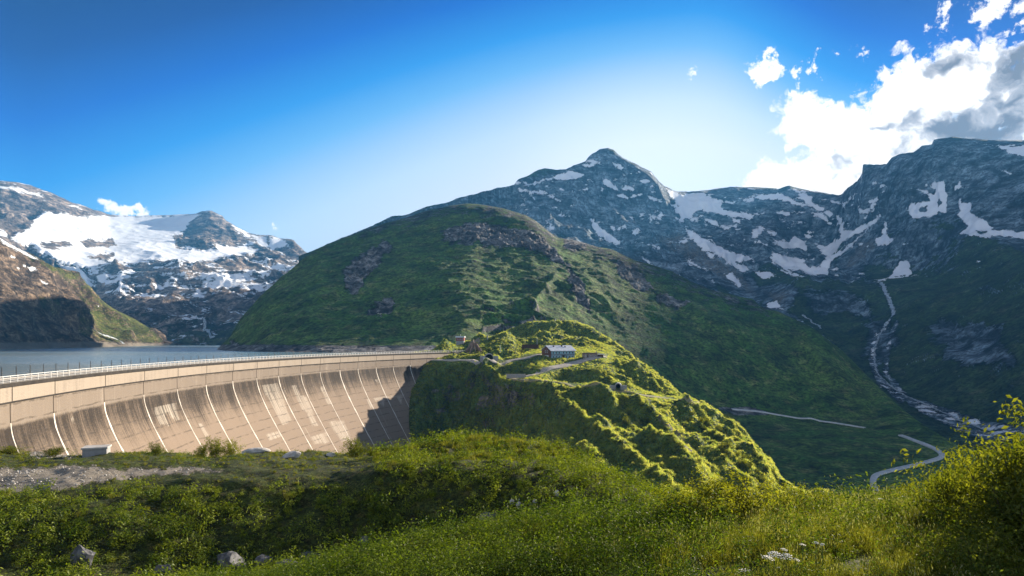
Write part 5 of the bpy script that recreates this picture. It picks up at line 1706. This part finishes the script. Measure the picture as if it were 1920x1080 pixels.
near_shrub(KN[0], 1900, 7.6, 800, 0.84, 'tall sunlit willow bush filling the right edge of the view', rz=1.0)
near_shrub(KN[1], 1960, 6.6, 800, 0.95, 'willow bush cut off by the right border', rz=2.0)
near_shrub(KN[2], 1812, 8.6, 872, 0.68, 'lower willow bush at the left foot of the tall one', rz=0.4)
near_shrub(KN[1], 1900, 6.2, 905, 0.75, 'leafy bush in front of the tall willow at the right edge', rz=4.0)
near_shrub(KN[0], 1830, 5.6, 985, 0.5, 'small leafy bush low in the bottom right corner', rz=3.1)
near_shrub(KN[2], 1372, 10.6, 890, 0.95, 'large dark willow bush at the foot of the sunlit hill', rz=0.0)
near_shrub(KN[1], 1295, 11.0, 925, 0.75, 'medium bush on the left side of the large dark willow', rz=1.0)
near_shrub(KN[0], 1448, 11.2, 915, 0.66, 'medium bush on the right side of the large dark willow', rz=2.0)
for k_, (px_, d_, tp, r_, lb) in enumerate([
        (1500, 12.6, 914, 0.62, 'low bush on the brow just right of the three willows'), (1560, 12.6, 920, 0.66, 'low bush on the brow left of the valley road'), (1610, 12.5, 920, 0.66, 'rounded bush on the brow beside the road bend'),
        (1668, 12.4, 918, 0.64, 'low bush on the brow where the road disappears'), (1720, 12.2, 914, 0.6, 'bush on the brow below the hairpin bend'), (1768, 11.5, 905, 0.55, 'bush on the brow touching the tall willow')]):
    near_shrub(KM[k_ % 3], px_, d_, tp, r_, lb, 'low bushes along the brow', k_ * 1.3)
for k_, (px_, d_, tp, r_, lb) in enumerate([
        (700, 13.6, 1040, 0.42, 'small bush at the left end of the near mound'), (790, 13.4, 1028, 0.40, 'small bush on the near mound above the blue slab'), (880, 13.2, 1004, 0.48, 'bush on the near mound below the dark boulder'),
        (965, 13.2, 996, 0.42, 'bush on the near mound in front of the stony patch'), (1060, 13.0, 990, 0.46, 'bush at the crown of the near mound'), (1150, 12.6, 984, 0.50, 'bush on the right shoulder of the near mound'),
        (1225, 12.0, 972, 0.55, 'bush between the near mound and the three willows'), (1010, 11.0, 1040, 0.40, 'low bush on the face of the near mound'), (1180, 9.5, 1038, 0.40, 'low bush in the meadow below the three willows'),
        (1330, 8.6, 1030, 0.36, 'low bush left of the white umbels'), (1600, 10.5, 958, 0.42, 'low bush in the meadow right of the flat pale stone'), (1690, 8.6, 990, 0.45, 'low bush in the meadow beside the small corner bush'), (1560, 7.2, 1052, 0.30, 'tiny bush at the bottom right of the umbels')]):
    near_shrub(KN[k_ % 3], px_, d_, tp, r_, lb, None, k_ * 1.7)
for k_, (px_, d_, tp, r_, lb) in enumerate([
        (400, 50.1, 822, 1.08, 'dark round bush standing against the dam face'), (435, 50.1, 824, 0.92, 'second dark bush against the dam face, right of the round one'), (378, 50.1, 829, 0.77, 'small bush on the left of the dark pair by the dam'),
        (662, 47.7, 823, 1.16, 'dark bush on the brow under the middle of the dam'), (700, 47.7, 834, 0.69, 'small straggly bush right of the dark brow bush'), (722, 47.0, 836, 0.62, 'tiny bush on the brow near the foot of the dam shadow'), (290, 50.8, 831, 0.85, 'flat dark bush right of the concrete block'),
        (20, 51.6, 836, 1.23, 'low dark bush on the brow at the left border'), (100, 51.6, 836, 1.16, 'low dark bush on the brow left of the concrete block')]):
    near_shrub(KM[k_ % 3], px_, d_, tp, r_, lb, 'bushes on the brow before the dam', k_ * 2.1)
# shrubs on the flank of the dam hill: built where they stand, one by one
rs = random.Random(5)
spots = []
for k_ in range(46):
    t_ = rs.random()
    spots.append((1372 + 100 * t_ + rs.uniform(-32, 4), 822 + 84 * t_ + rs.uniform(0, 34)))
for k_ in range(26):
    t_ = rs.random()
    spots.append((1300 + 75 * t_ + rs.uniform(-20, 4), 764 + 62 * t_ + rs.uniform(0, 30)))
for k_ in range(16):
    t_ = rs.random()
    spots.append((1150 + 150 * t_ + rs.uniform(-20, 20), 760 + 90 * t_ + rs.uniform(-20, 50)))
for k_, (px_, py_) in enumerate(spots):
    p = find(E, px_, py_)
    r_ = rs.uniform(0.9, 2.2)
    sky_y = float(np.interp(px_, [1150, 1200, 1292, 1312, 1370, 1400, 1430, 1455, 1470], [634, 684, 749, 754, 790, 815, 845, 880, 905]))
    where = 'on the very edge of the skyline' if py_ - sky_y < 9 else ('just inside the skyline' if py_ - sky_y < 22 else 'well inside the slope')
    part_ = 'by the lower path' if px_ < 1300 else ('below the path bend' if px_ < 1372 else ('halfway down the flank' if px_ < 1420 else 'low by the near brow'))
    size = 'small' if r_ < 1.3 else ('middling' if r_ < 1.8 else 'large')
    flat_ = rs.uniform(0.9, 1.5)
    form = 'spreading' if flat_ < 1.15 else 'upright'
    make_shrub(KF[k_ % 4], p.x, p.y, p.z - 0.2, r_, r_ * flat_, '%s %s bush %s, %s' % (size, form, part_, where), 'bushes on the right flank of the dam hill', rs.uniform(0, 6))
for k_, (px_, py_, r_, lb) in enumerate([(800, 822, 7, 'dark thicket in the hollow beside the foot of the dam'), (835, 824, 6, 'second dark thicket right of the one by the dam foot'), (775, 760, 2.2, 'small dark bush where hill and dam face meet'), (1362, 782, 2.6, 'lone round bush on the hill skyline above the valley')]):
    p = find(E, px_, py_)
    make_shrub(KF[k_ % 4], p.x, p.y, p.z - 0.4, r_, r_ * 0.8, lb, None, k_, 'thicket' if k_ < 2 else 'shrub')

# ================================================================== ROCKS AND SMALL THINGS OF THE FOREGROUND
M_rock = plain_mat('grey blue schist', (0.115, 0.115, 0.12), 0.7, (0.035, 0.035, 0.038), 2.5, bump=0.03, spec=0.4)
M_rockp = plain_mat('pale stone', (0.50, 0.47, 0.43), 0.85, (0.34, 0.32, 0.29), 2.0, bump=0.02)


def rock(px_, py_, w_, hpx, lean, label, mat=None, seed=1, name='rock', flat=False, yaw=0.0):
    p = find(G, px_, py_)
    s_ = p.y / F
    o = link_mesh(name, rock_mesh(name, w_ * s_ * 0.62, w_ * s_ * 0.45, hpx * s_ * 0.70, seed, 0.3, 3), mat or M_rock)
    o.location = (p.x, p.y, p.z + hpx * s_ * (0.10 if flat else 0.12))
    o.rotation_euler = (0, lean, yaw)
    tag(o, label, 'rock')
    return o


rock(148, 1062, 40, 58, 0.5, 'tall leaning split rock near the bottom left corner', seed=1)
rock(308, 1076, 30, 26, 0.2, 'small blue grey rock at the bottom left of the gully', seed=2)
rock(440, 1068, 60, 38, 0.6, 'long tilted slab of rock at the mouth of the gully', seed=3)
rock(487, 1062, 34, 40, 0.7, 'upright slab leaning on the long tilted one', seed=4)
rock(540, 1072, 50, 26, 0.2, 'broad dark rock in the gully bed', seed=5)
rock(583, 1046, 38, 18, 0.3, 'flat rock half covered by the green mound', seed=6)
rock(598, 1072, 26, 22, 0.4, 'jagged rock at the right end of the gully bed', seed=7)
rock(683, 1025, 20, 26, 0.2, 'narrow upright stone of the cluster in the middle gully', seed=8)
rock(700, 1040, 26, 18, 0.1, 'brownish stone at the foot of the middle cluster', M_slab, seed=9)
rock(716, 1032, 24, 20, 0.4, 'dark angular stone in the middle cluster', seed=10)
rock(732, 1026, 16, 18, 0.2, 'small bluish stone at the right of the middle cluster', M_rockp, seed=11)
rock(752, 1046, 26, 14, 0.2, 'low dark stone just below the middle cluster', seed=12)
rock(815, 1030, 34, 22, 0.5, 'blue slab sticking out of the grass by the near mound', seed=13)
rock(922, 979, 40, 26, 0.1, 'big rounded boulder on the shaded bank', seed=14)
rock(914, 1005, 30, 20, 0.1, 'dark boulder just below the rounded one', seed=15)
rock(1092, 974, 26, 14, 0.1, 'low dark boulder right of the stony patch', seed=16)
rock(1045, 929, 12, 12, 0.1, 'small pale stone highest on the shaded bank', M_rockp, seed=17)
rock(1004, 941, 8, 9, 0.0, 'tiny bluish stone above the stony patch', M_rockp, seed=18)
rock(1077, 942, 9, 12, 0.2, 'small grey upright stone right of the tiny bluish one', seed=19)
rock(483, 850, 46, 14, 0.0, 'flat pale rock on the brow near the dam', M_rockp, 20, flat=True)
rock(543, 860, 38, 16, -0.2, 'flat pale rock lying lower and right of the brow rock', M_rockp, 21, flat=True)
rock(621, 855, 18, 9, 0.0, 'small flat pale stone below the middle of the dam', M_rockp, 22, flat=True)
rock(1559, 992, 34, 11, 0.0, 'flat pale stone in the meadow below the brow', M_rockp, 23, flat=True)
# the countless small stones of the stony patches
SM = proto([rock_mesh('stone', 0.16, 0.13, 0.10, 60 + i, 0.3, 1) for i in range(3)], 'stones')
for o in SM.objects:
    o.data.materials.append(M_rockp)
P = G['P']
st_m = paint(P, [[(952, 930), (985, 955), (1010, 972), (1045, 965), (1055, 990), (1030, 1008), (1010, 985), (975, 972), (960, 955)], [(1070, 960), (1130, 975), (1130, 990), (1080, 985)], [(640, 1050), (760, 1035), (700, 1060)]], warp=4, soft=4) > -0.3
pts, i_, j_ = sample(G, 420, st_m * 1.0, 30)
rr = np.random.default_rng(31)
scatter('small_stones', pts + [0, 0, 0.12], rr.uniform(0.4, 1.3, len(pts)), rr.integers(0, 3, len(pts)), SM, 0.5, 32)
st_m = np.clip(G['bare'] + 0.2, 0, 1)
pts, i_, j_ = sample(G, 5000, st_m, 33)
scatter('pale_gravel', pts + [0, 0, 0.02], rr.uniform(0.12, 0.62, len(pts)) ** 1.2, rr.integers(0, 3, len(pts)), SM, 0.5, 34)

# concrete block on the brow
p = find(G, 181, 842)
blk = empty('concrete_block', (p.x, p.y, p.z + 0.05), 0.35)
tag(blk, 'pale concrete shaft box with a lid on the brow at the left', 'concrete block')
box('base', -0.8, 0.8, -0.65, 0.65, -0.6, 0.40, M_conc, blk, 0.02)
box('lid', -0.88, 0.88, -0.72, 0.72, 0.402, 0.54, M_rockp, blk, 0.02)


# white umbels in the meadow
def umbel_meshes(seed):
    rr = np.random.default_rng(seed)
    V, Fs = [], []
    rad = 1.0
    for k in range(26):
        a_ = 2.4 * k
        r_ = rad * math.sqrt((k + .5) / 26)
        c = np.array([math.cos(a_) * r_, math.sin(a_) * r_, 0.30 * (1 - r_ * r_) + rr.normal() * 0.03])
        b = len(V)
        m_ = 7
        V.append(c + [0, 0, 0.05])
        for q in range(m_):
            g_ = q * 6.283 / m_
            V.append(c + [math.cos(g_) * 0.17, math.sin(g_) * 0.17, rr.uniform(-.02, .02)])
        for q in range(m_):
            Fs.append((b, b + 1 + q, b + 1 + (q + 1) % m_))
    head = np_mesh('flower_head', np.array(V), np.array(Fs))
    head.materials.append(M_petal)
    return head


UM = [umbel_meshes(i) for i in range(3)]
stem_me = bpy.data.meshes.new('stem')
bm = bmesh.new()
bmesh.ops.create_cone(bm, cap_ends=True, segments=6, radius1=0.006, radius2=0.004, depth=1.0)
bmesh.ops.translate(bm, vec=(0, 0, -0.5), verts=bm.verts)
bm.to_mesh(stem_me)
bm.free()
stem_me.materials.append(M_stem)
UMB = [(1440, 1047, 17, 'large white umbel, lowest left of the clustered ones'), (1452, 1040, 16, 'large white umbel just behind the lowest left one'), (1474, 1044, 16, 'wide white umbel in the middle of the cluster'), (1492, 1050, 11, 'white umbel at the right end of the cluster'),
       (1395, 1071, 19, 'wide flat white umbel at the bottom border'), (1460, 1065, 8, 'small round white umbel below the cluster'), (1505, 1022, 9, 'round white umbel above the cluster'), (1530, 1018, 7, 'small white umbel near the flat stone'),
       (1542, 1021, 6, 'smallest white umbel beside the flat stone'), (1470, 1031, 9, 'white umbel at the upper edge of the cluster'), (1650, 936, 8, 'white umbel standing on the brow, left one of three'), (1692, 933, 12, 'broad white umbel on the brow, right one of three'),
       (1678, 947, 9, 'white umbel on the brow, lower one of three'), (1740, 938, 8, 'pale umbel before the tall willow bush')]
for k_, (px_, py_, wpx, lb) in enumerate(UMB):
    d_ = 6.2 if py_ > 1000 else 10.5
    x = (px_ - PX0) / F * d_
    z = (PY0 - py_) / F * d_
    g_ = ground_at(G, x, d_)
    z = max(z, g_ + 0.15)
    e_ = empty('umbel_flower', (x, d_, g_))
    tag(e_, lb, 'wildflower', 'white umbels in the meadow')
    s_ = wpx / F * d_ * 0.72
    hd = link_mesh('flower_head', UM[k_ % 3], None, e_)
    hd.location = (0, 0, z - g_)
    hd.scale = (s_, s_, s_)
    hd.rotation_euler = (0.25 * math.sin(k_), 0.2 * math.cos(k_ * 2), 0)
    sm = link_mesh('stem', stem_me, None, e_)
    sm.location = (0, 0, z - g_)
    sm.scale = (1, 1, z - g_ + 0.02)

# ------------------------------------------------------------------ haze
hz = box_mesh('haze', 15400, 11400, 1250, -215)
hm = bpy.data.materials.new('haze air')
hm.use_nodes = True
ht = NT(hm.node_tree)
ho = ht.node('ShaderNodeOutputMaterial')
pv = ht.node('ShaderNodeVolumePrincipled')
pv.inputs['Color'].default_value = (0.12, 0.50, 1.0, 1)
pv.inputs['Density'].default_value = 0.65e-4
pv.inputs['Anisotropy'].default_value = 0.0
ht.put(ho.inputs[1], pv.outputs[0])
haze = link_mesh('haze', hz, hm)
haze.location = (0, 3000, 0)
haze['kind'] = 'stuff'
